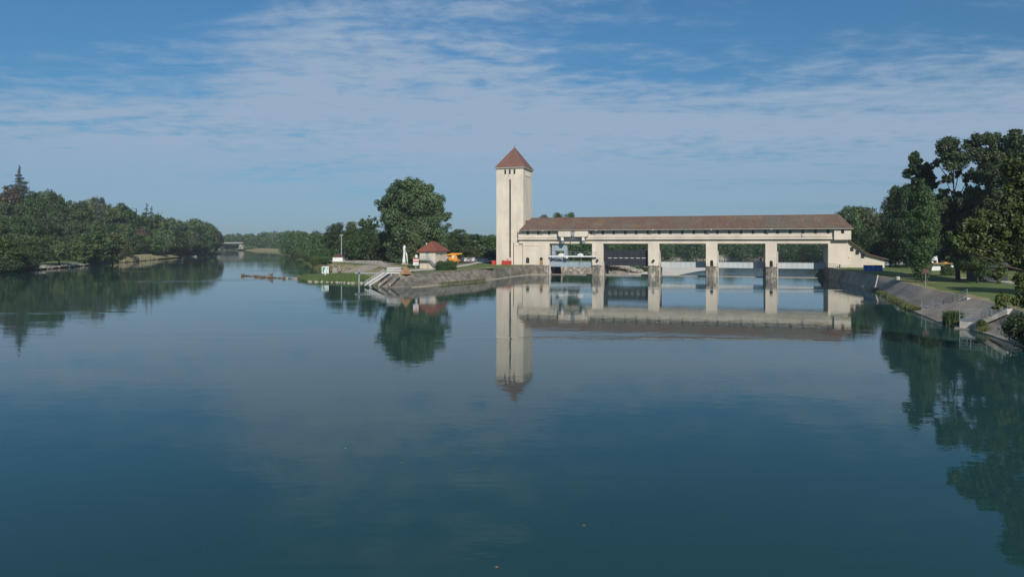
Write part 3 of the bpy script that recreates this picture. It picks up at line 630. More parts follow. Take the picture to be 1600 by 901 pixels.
for nm, fr, drop, k in rows_:
    px = -14 + k * 9
    while px < 330 - k * 10:
        # front boundary and ridge depth
        D0 = bankD(px) + 8; 
        D1 = 400 + max(0, px - 50) * .7
        D = D0 + (D1 - D0) * fr + rnd.uniform(-8, 8)
        full = (425 - px * .085) - skyl(px); top = skyl(px) + full * (drop / 100.0) * 1.25 + rnd.uniform(-2, 3)
        key = rnd.choice(['h0', 'h1', 'h0', 'h2', 'h4', 'h6', 'h0', 'h1', 'h3', 'h4', 'h1'] if px < 235 else ['h6', 'h0', 'h6', 'h4'])
        HT.append((px, D, top, rnd.uniform(11, 15), key, nm)); px += rnd.uniform(21, 29) * (1 if px < 220 else .8)
# waterline trees by name
wl = [(-8, 226, 366, 15, 'h2'), (12, 226, 372, 12, 'h0'), (30, 233, 378, 10, 'h4'), (46, 240, 390, 8, 'h3'), (62, 262, 376, 9, 'h1'), (118, 310, 372, 11, 'h0'), (142, 298, 376, 10, 'h0'), (168, 312, 358, 19, 'h0'),
      (190, 318, 364, 14, 'h3'), (202, 362, 372, 11, 'h2'), (216, 412, 366, 14, 'h1'), (237, 432, 368, 15, 'h0'), (256, 460, 362, 15, 'h6'), (278, 480, 357, 15, 'h1'), (293, 505, 356, 16, 'h6'), (308, 530, 354, 16, 'h1'), (322, 560, 355, 17, 'h6'), (334, 590, 356, 17, 'h0'), (343, 612, 360, 15, 'h6')]
for a in wl: HT.append((*a, 'waterline'))
ORD = ['first', 'second', 'third', 'fourth', 'fifth', 'sixth', 'seventh', 'eighth', 'ninth', 'tenth', 'eleventh', 'twelfth', 'thirteenth', 'fourteenth', 'fifteenth', 'sixteenth', 'seventeenth', 'eighteenth', 'nineteenth', 'twentieth', 'twenty-first', 'twenty-second']
TONE = {'h0': 'mid green rounded', 'h1': 'dark green rounded', 'h2': 'fresh yellow green rounded', 'h3': 'olive green rounded', 'h4': 'mid green spreading', 'h5': 'slender grey green', 'h6': 'grey green rounded'}
for rowname in ('ridge', 'upper slope', 'middle slope', 'lower slope', 'waterline'):
    rr = sorted([h for h in HT if h[5] == rowname], key=lambda h: h[0])
    for i, (px, D, top, wd, key, _) in enumerate(rr):
        p = W(px, D); p.z = hill(p.x, p.y)
        if p.z < 0.3: p.x -= 4; p.z = max(.5, hill(p.x, p.y))
        h = max(7, Z(top, D) - p.z); wd = min(max(wd, h * .6), 19)
        where = {'ridge': 'on left hill skyline', 'waterline': 'at left bank waterline'}.get(rowname, 'on left hill ' + rowname)
        pl = 'leftmost of row' if i == 0 else ORD[i] + ' from left'
        plant(key, p, h, wd, '%s tree %s, %s' % (TONE[key], where, pl), 'broadleaf trees on the left hill')

# conifers: tiers of drooping boughs
def conifer(name, loc, h, wd, label, cat, tiers=16, lm='blue', flat=False, nl=16000, leaf=.30, seed=3):
    t = thing(name, label, cat, (loc[0], loc[1], loc[2] - .3)); r = random.Random(seed); bl = []
    for i in range(tiers):
        f = (i + .5) / tiers; z = h * (.10 + .88 * f); R = wd / 2 * (min(1, (1 - f) * 1.7) ** .85 + .03) * r.uniform(.8, 1.12) if not flat else wd / 2 * math.sin(math.pi * min(.97, .18 + .74 * f)) ** .6 * r.uniform(.7, 1.1)
        for k in range(max(3, int(7 * (1 - f) + 3))):
            a = r.uniform(0, 6.28); q = r.uniform(.35, .95) * R; sz = max(.6, R * .46)
            bl.append((q * math.cos(a), q * math.sin(a), z - q * (.28 if not flat else .05) + r.uniform(-.3, .3), sz, sz, sz * .34 + .35))
    for i in range(tiers): f = (i + .5) / tiers; bl.append((0, 0, h * (.1 + .88 * f), wd * .22 * (1.1 - f) + .15, wd * .22 * (1.1 - f) + .15, h / tiers * .9))
    me = leaf_mesh('crown', bl, nl, leaf, LM[lm], .5, .3); c = bpy.data.objects.new('crown', me); COL.objects.link(c); c.parent = t
    MB().tube([(0, 0, 0), (0, 0, h * .5), (0, 0, h * .97)], [wd * .045, wd * .03, .05], 8).build('trunk', M['bark'], t); return t
def on_hill(px, D): p = W(px, D); p.z = hill(p.x, p.y); return p
p = on_hill(30, 410); conifer('spruce_tree', p, Z(257, 410) - p.z, 15, 'tall dark spruce with pointed top standing above the left hill', 'spruce', 15, nl=20000)
p = on_hill(155, 442); proto('cedar', 14, 15, 1, 46, 12000, .32, 'blue', 'flat', .30, seed=44, name='cedar_tree'); plant('cedar', p, Z(300, 442) - p.z, 13.5, 'broad blue grey cedar with flat tiers on the left skyline', cat='cedar')
p = on_hill(229, 485); conifer('spruce_tree', p, Z(316, 485) - p.z, 14, 'taller of the two small dark spruces at right of the ridge', 'spruce', 12, seed=5, nl=5000, leaf=.4)
p = on_hill(237, 487); conifer('spruce_tree', p, Z(321, 487) - p.z, 13, 'shorter of the two small dark spruces at right of the ridge', 'spruce', 12, seed=6, nl=4500, leaf=.4)
p = on_hill(213, 480); conifer('spruce_tree', p, Z(325, 480) - p.z, 8, 'thin spire of a spruce left of the two ridge spruces', 'spruce', 10, seed=9, nl=3000, leaf=.4)
proto('brown', 16, 13, 1.5, 42, 5200, .5, 'brown', 'round', .27, seed=40, name='copper_leaved_tree')
p = on_hill(17, 403); plant('brown', p, Z(289, 403) - p.z, 13, 'brown leaved tree at the foot of the tall spruce on the hill')
p = on_hill(222, 440); plant('brown', p, Z(352, 440) - p.z, 11, 'dull brown half bare tree among the green on the left slope')
proto('cone', 12, 7, .2, 36, 6000, .3, 'olive', 'round', .35, seed=41, name='young_tree', shell=.3)
p = on_hill(92, 272); p.z = 1.9; plant('cone', p, Z(372, 272) - p.z, 6.5, 'small pale olive egg shaped tree standing in the clearing')
# a pale house half hidden
p = on_hill(-7, 375); t = thing('house', 'pale house almost hidden by trees at the left edge of the hill', 'house', (p.x, p.y, p.z))
MB().box(-5, 5, 0, 8, 0, 8.2).build('wall', M['white'], t)
MB().prism([(-5.6, 8.2), (5.6, 8.2), (0, 10.6)], -.5, 8.5).build('roof', M['tile_red'], t)
MB().box(2.6, 3.8, -.05, .05, 6.0, 7.5).build('window', M['glass'], t)

# ---- woods far away, each one mass
def woods(name, spots, label, lm, nl, leaf, group=None):
    bl = []
    r = random.Random(len(spots))
    for (x, y, z, h, wd) in spots:
        for i in range(9):
            a = r.uniform(0, 6.28); q = r.uniform(0, .36) * wd; cr = wd * r.uniform(.16, .26); bl.append((x + q * math.cos(a), y + q * math.sin(a), z + h * r.uniform(.25, 1) - cr * .7, cr, cr, cr * .85))
        bl.append((x, y, z + h * .36, wd * .46, wd * .46, h * .42)); bl.append((x + r.uniform(-3, 3), y - wd * .3, z + 1.5, wd * .35, wd * .3, 3.0))
    me = leaf_mesh(name, bl, nl, leaf, LM[lm], .8, .15); o = bpy.data.objects.new(name, me); COL.objects.link(o); tag(o, label, 'woods', kind='stuff')
sp_ = []
def wtop(px): 
    P = [(300, 367), (350, 366), (375, 364), (420, 362), (470, 359.5), (520, 362), (560, 366), (700, 365), (780, 366), (1000, 355)]
    for (a, b), (c, d) in zip(P, P[1:]):
        if px <= c: return b + (d - b) * (px - a) / (c - a)
    return 355
px = 296
while px < 470:
    for D in (1010, 1060, 1120):
        if px > 420: D -= (px - 420) * 3
        pz = W(px + rnd.uniform(-3, 3), D + rnd.uniform(-15, 15), 2.5); sp_.append((pz.x, pz.y, 2.5, Z(wtop(px) + rnd.uniform(-1.2, 1.8), D) - 2.5, rnd.uniform(15, 21)))
    px += 9
woods('far_woods', sp_, 'hazy belt of distant woods behind the far bridge at the end of the canal', 'mid', 70000, .9)
sp_ = []
for px in range(440, 530, 7):
    for k in range(3):
        D = 560 - (px - 440) * 2.6 + k * 45 + rnd.uniform(-10, 10); pz = W(px + rnd.uniform(-4, 4) + 8, D); sp_.append((pz.x, pz.y, 2.5, Z(wtop(px) + rnd.uniform(-1, 3) + (2 - k) * 2, D) - 2.5, rnd.uniform(13, 18)))
woods('woods', sp_, 'dark green woods along the right side of the canal', 'mid', 70000, .52)
sp_ = []
for px in range(540, 800, 9):
    for k in range(2):
        D = 285 + k * 40 + rnd.uniform(-8, 8); pz = W(px + rnd.uniform(-4, 4), D); sp_.append((pz.x, pz.y, 2.5, Z(367 + rnd.uniform(-2, 3), D) - 2.5, rnd.uniform(12, 16)))
woods('woods', sp_, 'low dark woods behind the tall tree and the little house', 'dark', 60000, .5)
sp_ = []
for px in range(835, 1330, 9):
    for k in range(3):
        if px < 960: D = 330 + k * 45
        elif px < 1040: D = 430 + k * 40
        else: D = 530 + k * 40 - max(0, px - 1180) * 1.0
        D += rnd.uniform(-14, 14); pz = W(px + rnd.uniform(-5, 5), D); hh = Z(rnd.uniform(350, 360) + (2 - k) * 9, D) + 1; sp_.append((pz.x, pz.y, -1.5, hh, rnd.uniform(15, 20)))
woods('woods', sp_, 'green riverside woods seen through the openings of the dam', 'mid', 170000, .55)

# ---- individual trees behind the headland
proto('m0', 20, 15, .2, 90, 18000, .30, 'mid', 'round', .21, seed=51, r0=.4)
proto('m1', 20, 15, .2, 90, 18000, .30, 'dark', 'round', .21, seed=52, r0=.4)
proto('m2', 20, 15, .2, 80, 18000, .30, 'olive', 'round', .22, seed=53, r0=.4)
mt_ = [(526, 292, 344, 11, 'm1', 'dark round headed tree behind the lamp mast and white kiosk'),
       (549, 290, 346, 11, 'm0', 'green round tree just right of the lamp mast'),
       (575, 275, 351, 13, 'm0', 'broad mid green tree with lumpy crown between mast and tall tree'),
       (604, 250, 358, 12, 'm1', 'dark tree standing left under the giant crown'),
       (558, 276, 378, 10, 'm0', 'low bushy green tree in front of the row, right of the mast'),
       (606, 256, 384, 8, 'm2', 'low light green bush tree left of the white sculpture'),
       (690, 262, 374, 12, 'm1', 'dark tree under the right side of the giant crown'),
       (716, 274, 358, 13, 'm0', 'green round tree behind the orange crane'),
       (742, 280, 364, 12, 'm1', 'dark green tree left of the thin pole'),
       (765, 278, 367, 11, 'm0', 'green tree next to the left side of the tower'),
       (735, 272, 384, 8, 'm2', 'pale bushy tree over the parked cars'),
       (768, 268, 390, 7, 'm2', 'pale green shrub tree beside the foot of the tower')]
for px, D, top, wd, key, lab in mt_: plant(key, W(px, D, GZ), Z(top, D) - GZ, wd, lab)
# airy treetop at the left of the giant
proto('airy', 20, 9, 9, 26, 3000, .36, 'poplar', 'vase', .22, seed=60, r0=.3, name='broadleaf_tree', shell=.45)
plant('airy', W(577, 275, GZ), Z(332, 275) - GZ, 9.5, 'thin airy tree whose open top rises left of the giant crown')
# the giant poplar
lobed('giant_poplar_tree', 'giant round crowned poplar towering over the little red roofed house', W(650, 235, GZ), 235, [(616, 299, 20), (640, 294, 17), (662, 300, 18), (682, 318, 17), (696, 336, 11), (602, 318, 13), (600, 342, 10), (628, 325, 27), (662, 332, 28), (612, 360, 20), (640, 358, 26), (674, 356, 22), (694, 355, 9), (632, 388, 22), (662, 388, 22), (612, 384, 15), (684, 382, 14), (650, 310, 22)], 'poplar', 90000, .30, 'bark_pale', .7, 63, 16, 'poplar tree', .28)
proto('birch', 11, 7, .8, 46, 9000, .20, 'olive', 'cone', .22, 'bark_pale', r0=.14, seed=65, name='birch_tree', shell=.45)
plant('birch', W(649, 193, GZ), Z(353, 193) - GZ, 6.2, 'thin grey green birch between the white sculpture and the little house')
# treetops over the long roof
for px, D, h, wd, lab in ((985, 285, 2.6, 7, 'low green bush on the shingle seen under the raised gate'), (1003, 292, 2.0, 6, 'second low bush on the shingle under the raised gate')): BUSH.append((W(px, D, -2), h, wd, lab))
plant('m1', W(850, 330, 0), Z(331.5, 330), 9, 'small treetop showing just right of the tower above the roof')
plant('m0', W(872, 335, 0), Z(332.5, 335), 12, 'wider left treetop showing above the long roof')
plant('m0', W(890, 340, 0), Z(332, 340), 12, 'right treetop of the pair above the long roof')

# ---- trees of the right bank
for px, D, top, wd, key, lab in [(1325, 228, 322, 12, 'm0', 'tree rising behind the right end of the roof'), (1347, 236, 317, 14, 'm2', 'tall loose tree behind the sloping annex roof'), (1371, 246, 333, 13, 'm0', 'green tree between the annex and the dark column trees'),
                                 (1338, 215, 352, 10, 'm1', 'dark lower tree behind the annex roof ridge'), (1362, 212, 372, 9, 'm1', 'dark low tree over the end of the annex'), (1392, 222, 345, 13, 'm0', 'green tree half hidden behind the dark column trees')]:
    plant(key, W(px, D, 2.8), Z(top, D) - 2.8, wd, lab)
proto('col', 22, 7.6, .3, 110, 40000, .19, 'dark', 'column', .36, r0=.3, seed=70, name='column_tree', shell=.2)  # shade lying on this clump is put into the darker leaf colour
proto('col2', 22, 7.6, .3, 110, 40000, .18, 'mid', 'column', .36, r0=.3, seed=71, name='column_tree', shell=.2)
plant('col', W(1398, 184, 2.6), Z(282, 184) - 2.6, 6.0, 'leftmost of the dark dense column shaped trees on the right bank')
plant('col', W(1418, 181, 2.6), Z(279, 181) - 2.6, 7.0, 'dark dense column tree, middle one of the clump')
plant('col2', W(1441, 124, 2.5), Z(277, 124) - 2.5, 4.7, 'sunlit green column tree at the right of the dark clump')
proto('low', 9, 9, 1.2, 46, 12000, .22, 'dark', 'flat', .26, r0=.2, seed=73, name='broadleaf_tree')
plant('low', W(1390, 187, 2.6), Z(366, 187) - 2.6, 8.0, 'low dark tree with layered branches reaching over the blue containers')
lobed('tall_tree', 'slim tall tree, lowest top of the tall group, over the column trees', W(1440, 140, 2.5), 140, [(1432, 249, 11), (1424, 266, 12), (1441, 262, 11), (1452, 274, 9), (1428, 286, 12), (1448, 292, 13), (1462, 286, 6), (1440, 312, 16), (1462, 330, 14), (1450, 345, 16), (1440, 380, 16), (1465, 308, 12), (1433, 262, 13), (1446, 284, 13), (1436, 300, 14), (1440, 272, 10)], 'poplar', 42000, .20, 'bark', .35, 101)
lobed('tall_tree', 'tall tree with separate round head left of the highest crown', W(1497, 134, 2.5), 134, [(1475, 232, 16), (1492, 230, 17), (1484, 252, 18), (1467, 250, 8), (1500, 268, 7), (1480, 276, 10), (1470, 300, 8), (1490, 318, 12), (1508, 330, 14), (1510, 302, 9), (1508, 282, 6), (1466, 322, 14), (1480, 322, 9), (1500, 342, 16), (1462, 348, 14), (1494, 300, 7), (1482, 350, 17), (1500, 372, 20), (1480, 392, 15)], 'poplar', 52000, .19, 'bark', .38, 102)
lobed('tall_tree', 'highest dark crown of the right bank group', W(1548, 130, 2.5), 130, [(1530, 222, 14), (1545, 214, 15), (1562, 218, 12), (1576, 213, 13), (1533, 246, 17), (1558, 246, 20), (1582, 240, 18), (1524, 272, 13), (1550, 278, 24), (1578, 276, 22), (1530, 302, 18), (1560, 312, 24), (1528, 335, 20), (1558, 350, 24), (1585, 320, 20), (1540, 380, 22)], 'poplar', 80000, .19, 'bark', .45, 103)
lobed('tall_tree', 'tall crown at the right edge of the photo behind the leaning branches', W(1606, 118, 2.5), 118, [(1598, 216, 15), (1612, 230, 20), (1596, 250, 18), (1600, 285, 24), (1612, 330, 26), (1590, 345, 20), (1604, 380, 24)], 'poplar', 50000, .18, 'bark', .4, 104)
plant('m1', W(1502, 188, 2.5), Z(300, 188) - 2.5, 18, 'dark tree filling the gap low behind the tall trees')
plant('m1', W(1555, 178, 2.5), Z(290, 178) - 2.5, 17, 'dark tree behind the wooden fence on the right')
plant('m1', W(1605, 165, 2.5), Z(280, 165) - 2.5, 15, 'dark background tree at the right edge')
plant('m0', W(1468, 192, 2.5), Z(330, 192) - 2.5, 13, 'shaded tree behind the white kiosk of the right lawn')
proto('near', 14, 12, 2.2, 90, 60000, .15, 'light', 'round', .23, r0=.28, seed=80, name='lime_tree', shell=.35)
plant('near', W(1527, 122, 2.5), Z(362, 122) - 2.5, 8, 'bushy tree with a pale trunk standing on the lawn right of the column trees')
for px, D, top, wd, lab in ((1494, 177, 298, 7.5, 'dark narrow tree filling the gap between the column tree and the highest crown'), (1456, 189, 300, 8, 'dark tree seen just right of the sunlit column tree'), (1432, 186, 385, 7, 'dark undergrowth bush between the column trees'), (1500, 182, 392, 8, 'dark tall bush right of the lawn kiosk, first of the back row'), (1522, 184, 388, 8, 'dark tall bush of the back row behind the pale trunked tree'),
                            (1545, 180, 390, 8, 'dark tall bush of the back row left of the slatted shed'), (1572, 176, 385, 9, 'dark tall bush of the back row right of the slatted shed'), (1598, 170, 385, 9, 'dark tall bush of the back row at the right edge')):
    plant('m1', W(px, D, 2.5), Z(top, D) - 2.5, wd, lab, cat='tree' if top < 310 else 'bush')
# near tree leaning over the water from the right edge
lobed('leaning_lime_tree', 'yellow green tree at the right edge reaching its branches over the water', Vector((47.0, 56, 1.9)), 56, [(1504, 368, 15), (1526, 354, 19), (1552, 340, 20), (1514, 386, 9), (1540, 378, 15), (1566, 366, 18), (1590, 350, 20), (1580, 322, 20), (1600, 300, 22), (1586, 284, 16), (1604, 262, 22), (1618, 236, 20), (1560, 392, 12), (1586, 392, 16), (1566, 424, 12), (1592, 432, 14), (1575, 462, 13), (1600, 458, 16), (1556, 476, 6), (1625, 300, 30), (1630, 360, 34), (1628, 420, 26), (1640, 260, 30)], 'light', 115000, .105, 'bark', .30, 105, 22, 'tree', .4, 9)
# trees just outside the picture whose crowns and shade come in
plant('near', Vector((77, 84, 2.5)), 17, 13, 'lawn tree at the far right whose shade falls on the embankment')

# shrubs, dense and clipped
proto('shrub', 2.6, 4.4, -.9, 90, 20000, .09, 'mid', 'egg', .34, r0=.06, seed=85, name='round_shrub', shell=.12)
plant('shrub', G(696.5, 421.8, GZ), 2.55, 5.5, 'dense clipped round shrub in front of the little house', cat='shrub', rz=0, dz=-.15)
plant('shrub', G(1482, 431.2, 2.5), 2.1, 3.0, 'dark round clipped shrub right of the white kiosk on the lawn', cat='shrub', rz=1, dz=-.15)
for px, py, z, h, wd, lab in [(497, 411, 1.6, 3.0, 6, 'leafy dark bush at the water left of the white kiosk'), (485, 406, 1.8, 2.8, 6, 'bush on the canal bank, middle one of three'), (471, 400.3, 2, 2.8, 7, 'farthest bush on the canal bank'), (510, 409, 2.3, 2, 5, 'low bush next to the white kiosk'),
                              (1508, 425, 2.5, 2.8, 4.5, 'dark bush at the foot of the lawn trees'), (1540, 431, 2.5, 1.3, 3, 'low pinkish grey bush left of the fence'), (614, 408, 2.8, 2, 4, 'small bush left of the white sculpture')]:
    plant('shrub', G(px, py, z), h, wd, lab, cat='bush', dz=-.2)
for b_ in BUSH: plant('shrub', *b_, cat='bush', dz=-.2)
proto('over', 3, 5, .0, 60, 12000, .13, 'dark', 'round', .4, r0=.08, seed=86, name='overhanging_bush', shell=.3)
plant('over', Vector((47.3, 62.5, .6)), 2.6, 4.2, 'dark bush overhanging the water at the right edge', cat='bush')
plant('over', Vector((48.5, 57, .6)), 3.2, 5, 'second dark bush over the water, cut by the right edge', cat='bush')
plant('over', W(12, 222, .6), 4, 9, 'dark bush drooping into the water at the left edge', cat='bush')
plant('over', W(40, 236, .6), 3.2, 8, 'dark bush at the water left of the clearing', cat='bush')

# ---- grasses and reeds
def blades(name, spots, h, m, label, cat, n, spread, kind='stuff', wdt=.03, parent=None, tagit=True):
    r = np.random.default_rng(len(spots) + n); sp = np.array([[q[0], q[1], q[2]] for q in spots]); idx = r.integers(0, len(sp), n)
    base = sp[idx] + np.c_[r.normal(size=n) * spread, r.normal(size=n) * spread, np.zeros(n)]
    hh = h * r.uniform(.5, 1.25, n)[:, None]; a = r.uniform(0, 6.28, n); d = np.c_[np.cos(a), np.sin(a), np.zeros(n)] * wdt * r.uniform(.7, 1.6, n)[:, None]
    tip = base + np.c_[r.normal(size=n) * .16, r.normal(size=n) * .16, np.ones(n)] * hh
    v = np.stack([base - d, base + d, tip + d * .25, tip - d * .25], 1).reshape(-1, 3)
    me = bpy.data.meshes.new(name); me.vertices.add(4 * n); me.vertices.foreach_set('co', v.ravel().astype(np.float32)); me.loops.add(4 * n); me.loops.foreach_set('vertex_index', np.arange(4 * n, dtype=np.int32))
    me.polygons.add(n); me.polygons.foreach_set('loop_start', np.arange(0, 4 * n, 4, dtype=np.int32)); me.polygons.foreach_set('loop_total', np.full(n, 4, dtype=np.int32)); me.update(calc_edges=True)
    at = me.attributes.new('leafvar', 'FLOAT', 'FACE'); at.data.foreach_set('value', r.random(n).astype(np.float32)); me.materials.append(m)
    o = bpy.data.objects.new(name, me); COL.objects.link(o)
    if tagit: tag(o, label, cat, kind=kind)
    return o
q = G(1487, 508, 0); q.x += .2
blades('reed_clump', [q + Vector((a * .5, b * .5, 0)) for a in (-1.2, -.6, 0, .6, 1.2) for b in (-.6, 0, .6)], 1.4, LM['grass'], 'tall clump of green reeds in the water by the stone landing', 'reeds', 2600, .16, kind=None)
blades('waterside_plants', [p + Vector((.1, 0, .15)) for i, p in enumerate(rwf[26:78]) if (i * 7) % 10 > 3 and not (1434 < 800 + p.x / p.y * F < 1480) and not (1500 < 800 + p.x / p.y * F < 1536)], .45, LM['reed'], 'fringe of grass and weeds along the foot of the right embankment', 'weeds', 7000, .35)
q = G(1533, 514, .2); 
proto('yel', 1.6, 2.0, 0, 30, 3500, .07, 'light', 'round', .4, r0=.03, seed=88, name='yellow_green_bush', shell=.35)
plant('yel', G(1534, 512, .35), .95, 1.2, 'small bright yellow green bush in front of the nearer landing', cat='bush', dz=-.1)
blades('bank_grass', [p + Vector((0, 0, .1)) for p in fw[44:60]], .5, LM['reed'], 'weeds at the foot of the stone embankment below the little house', 'weeds', 2600, .5)
rs = []
for y in range(352, 480, 2): rs.append(Vector((bankx(y) - 1, y, .2))); rs.append(Vector((bankx(y) - 3, y, 1)))
blades('reed_bed', rs[:60], 2.0, LM['drygrass'], 'pale dry reed bed at the foot of the left hill', 'reeds', 10000, 1.0, wdt=.12)
blades('bank_grass', [p + Vector((0, 0, .1)) for p in sw[38:78]], 1.1, LM['reed'], 'rough grass on the near canal bank', 'grass', 7000, 1.2, wdt=.08)

# ---- grass spit
sp_o = [G(470, 437, 0), G(486, 440.2, 0), G(520, 440.8, 0), G(552, 442.5, 0), G(574, 442, 0), G(586, 438, 0), G(580, 430.5, 0), G(545, 430, 0), G(500, 431.5, 0), G(477, 433, 0)]
cen = sum(sp_o, Vector()) / len(sp_o)
mb = MB(); ol = fine_line(sp_o + [sp_o[0]], 1.5)[:-1]; rows = [[p + (p - cen) * .02 + Vector((0, 0, -.7)) for p in ol], [p + Vector((0, 0, .12)) for p in ol], [p + (cen - p).normalized() * 1.6 + Vector((0, 0, .55)) for p in ol], [p.lerp(cen, .6) + Vector((0, 0, .8)) for p in ol], [p.lerp(cen, .99) + Vector((0, 0, .9)) for p in ol]]
rows = [rr_ + [rr_[0]] for rr_ in rows]; loft(mb, rows); o = mb.build('spit', M['grass']); tag(o, 'low grassy spit reaching left into the river', 'spit', kind='structure')
gs = [p.lerp(cen, f) + Vector((0, 0, .3 + f * .4)) for p in ol for f in (.08, .25, .5, .8)]
blades('spit_grass', gs, .5, LM['grass'], 'tall green grass covering the low spit', 'grass', 45000, .6, wdt=.045)
pebbles('stones', [p + Vector((rnd.uniform(-.3, .3), rnd.uniform(-.5, .5), .08)) for p in ol[6:34] for _ in range(4)], M['gravel'], 'pale stones along the front edge of the spit', 'stones', .28)
pebbles('stones', [sw[i].lerp(scs[i], rnd.random() * .6) + Vector((rnd.uniform(-1, 1), rnd.uniform(-1, 1), .2)) for i in range(34, 56) for _ in range(7)], M['stone'], 'dark stones of the inlet shore behind the spit', 'stones', .45)
pebbles('stones', [Vector((bankx(y) - rnd.uniform(-.3, 3), y, .2 + rnd.uniform(0, .8))) for y in np.arange(240, 300, .4)], M['stone'], 'stones at the water below the left clearing', 'stones', .4)
pebbles('gravel_heaps', [P2(rnd.uniform(506, 548), rnd.uniform(405.2, 407), 2.7) + Vector((0, 0, rnd.uniform(0, .5))) for _ in range(260)], M['gravel'], 'low heaps of pale rubble beside the white kiosk', 'rubble', .5)
pebbles('stone_edging', [P2(548 + i * .28, 409.2 + i * .007, 2.8) + Vector((0, rnd.uniform(-1.2, 1.2), rnd.uniform(0, .3))) for i in range(290)], M['concrete'], 'line of pale stones edging the gravel terrace', 'stones', .42)

# ================================================================ THE DAM
RZ = -TH
dm = thing('dam', 'long cream river dam with a tiled roof gallery on piers beside the tower', 'dam', O, RZ)
Zt, Zb, Ze = 13.55, 9.6, 10.8
# beam over the openings
MB().box(-1.2, SE, 0, 9, Zb, Ze).build('beam', M['cream'], dm)
# gallery wall with its windows
wpx = [824.6, 841, 858, 894, 924, 942, 959, 977, 994, 1012, 1030, 1047.5, 1066, 1084, 1102, 1121, 1139.5, 1158, 1176.6, 1195.6, 1215, 1234.6, 1254.4, 1274, 1294]
gv = -.6; wins = [(s_at(p, gv) - .38, s_at(p, gv) + .38, 12.35, 13.45) for p in wpx]
SB = s_at(1303.5, -1.4)
mb = MB(); mb.wall(-1.4, SB, 11.43, 13.95, gv, wins, .22); mb.quad((-1.4, gv, 11.42), (-1.4, gv, 13.95), (-1.4, 9, 13.95), (-1.4, 9, 11.42)); mb.quad((-1.4, 9, Ze), (SE, 9, Ze), (SE, 9, 13.95), (-1.4, 9, 13.95)); mb.build('gallery_wall', M['cream'], dm)
MB().box(-1.4, SB, gv - .12, 9, Ze + .003, 11.34).build('ledge', M['cream'], dm)
for i, h in enumerate(wins):
    f = MB().box(h[0] + .02, h[1] - .02, gv + .17, gv + .21, h[2] + .02, h[3] - .02).build('window', M['glass'], dm)
    MB().box(h[0] - .06, h[1] + .06, gv - .05, gv - .003, h[2] - .10, h[2] - .02).build('sill', M['cream2'], f)
# end block
be = SE + .55
mb = MB(); sw_ = s_at(1316.5, -1.4); mb.wall(SB, be, 10.62, 13.9, -1.4, [(sw_ - .4, sw_ + .4, 12.3, 13.4)], .25)
for a in ((SB,), (be,)): mb.quad((a[0], -1.4, 10.62), (a[0], -1.4, 13.9), (a[0], 9, 13.9), (a[0], 9, 10.62))
mb.quad((SB, -1.4, 10.62), (be, -1.4, 10.62), (be, 9, 10.62), (SB, 9, 10.62)); mb.build('end_block', M['cream'], dm)
w1 = MB().box(sw_ - .38, sw_ + .38, -1.22, -1.18, 12.32, 13.38).build('window', M['glass'], dm)
# roof
ev, rv = -1.95, 4.6; e0, e1 = s_at(811, ev), s_at(1333.5, ev); r0_, r1_ = s_at(830, rv), s_at(1312, rv); bv = 11.0; zr = 17.45
mb = MB(); a, b, c, d, r0p, r1p = (e0, ev, Zt), (e1, ev, Zt), (e1, bv, Zt), (e0, bv, Zt), (r0_, rv, zr), (r1_, rv, zr)
up = lambda p: (p[0], p[1], p[2] + .16)
mb.quad(up(a), up(b), up(r1p), up(r0p)); mb.quad(up(c), up(d), up(r0p), up(r1p)); mb.quad(up(b), up(c), up(r1p)); mb.quad(up(d), up(a), up(r0p))
mb.quad(a, up(a), up(d), d); mb.quad(a, b, up(b), up(a)); mb.quad(b, c, up(c), up(b)); mb.quad(d, c, b, a)
rf = mb.build('roof', M['tile'], dm)
MB().tube([up(r0p), up(r1p)], .14, 8).build('ridge_tiles', M['tile_tower'], rf)
MB().box(e0 - .05, e1 + .05, ev - .14, ev - .003, Zt - .02, Zt + .15).build('gutter', M['gutter'], dm)
for px in (848.5, 932, 1020, 1111, 1205):
    s = s_at(px, ev); MB().box(s - .16, s + .16, ev - .45, ev - .15, Zt - .12, Zt + .12).build('floodlight', M['white'], dm)
# downpipes on ledge
for px in (1254.4, 892.0):
    s = s_at(px, gv); MB().box(s - .22, s + .22, gv - .3, gv - .01, 11.5, 12.3).build('wall_box', M['plaster'], dm)
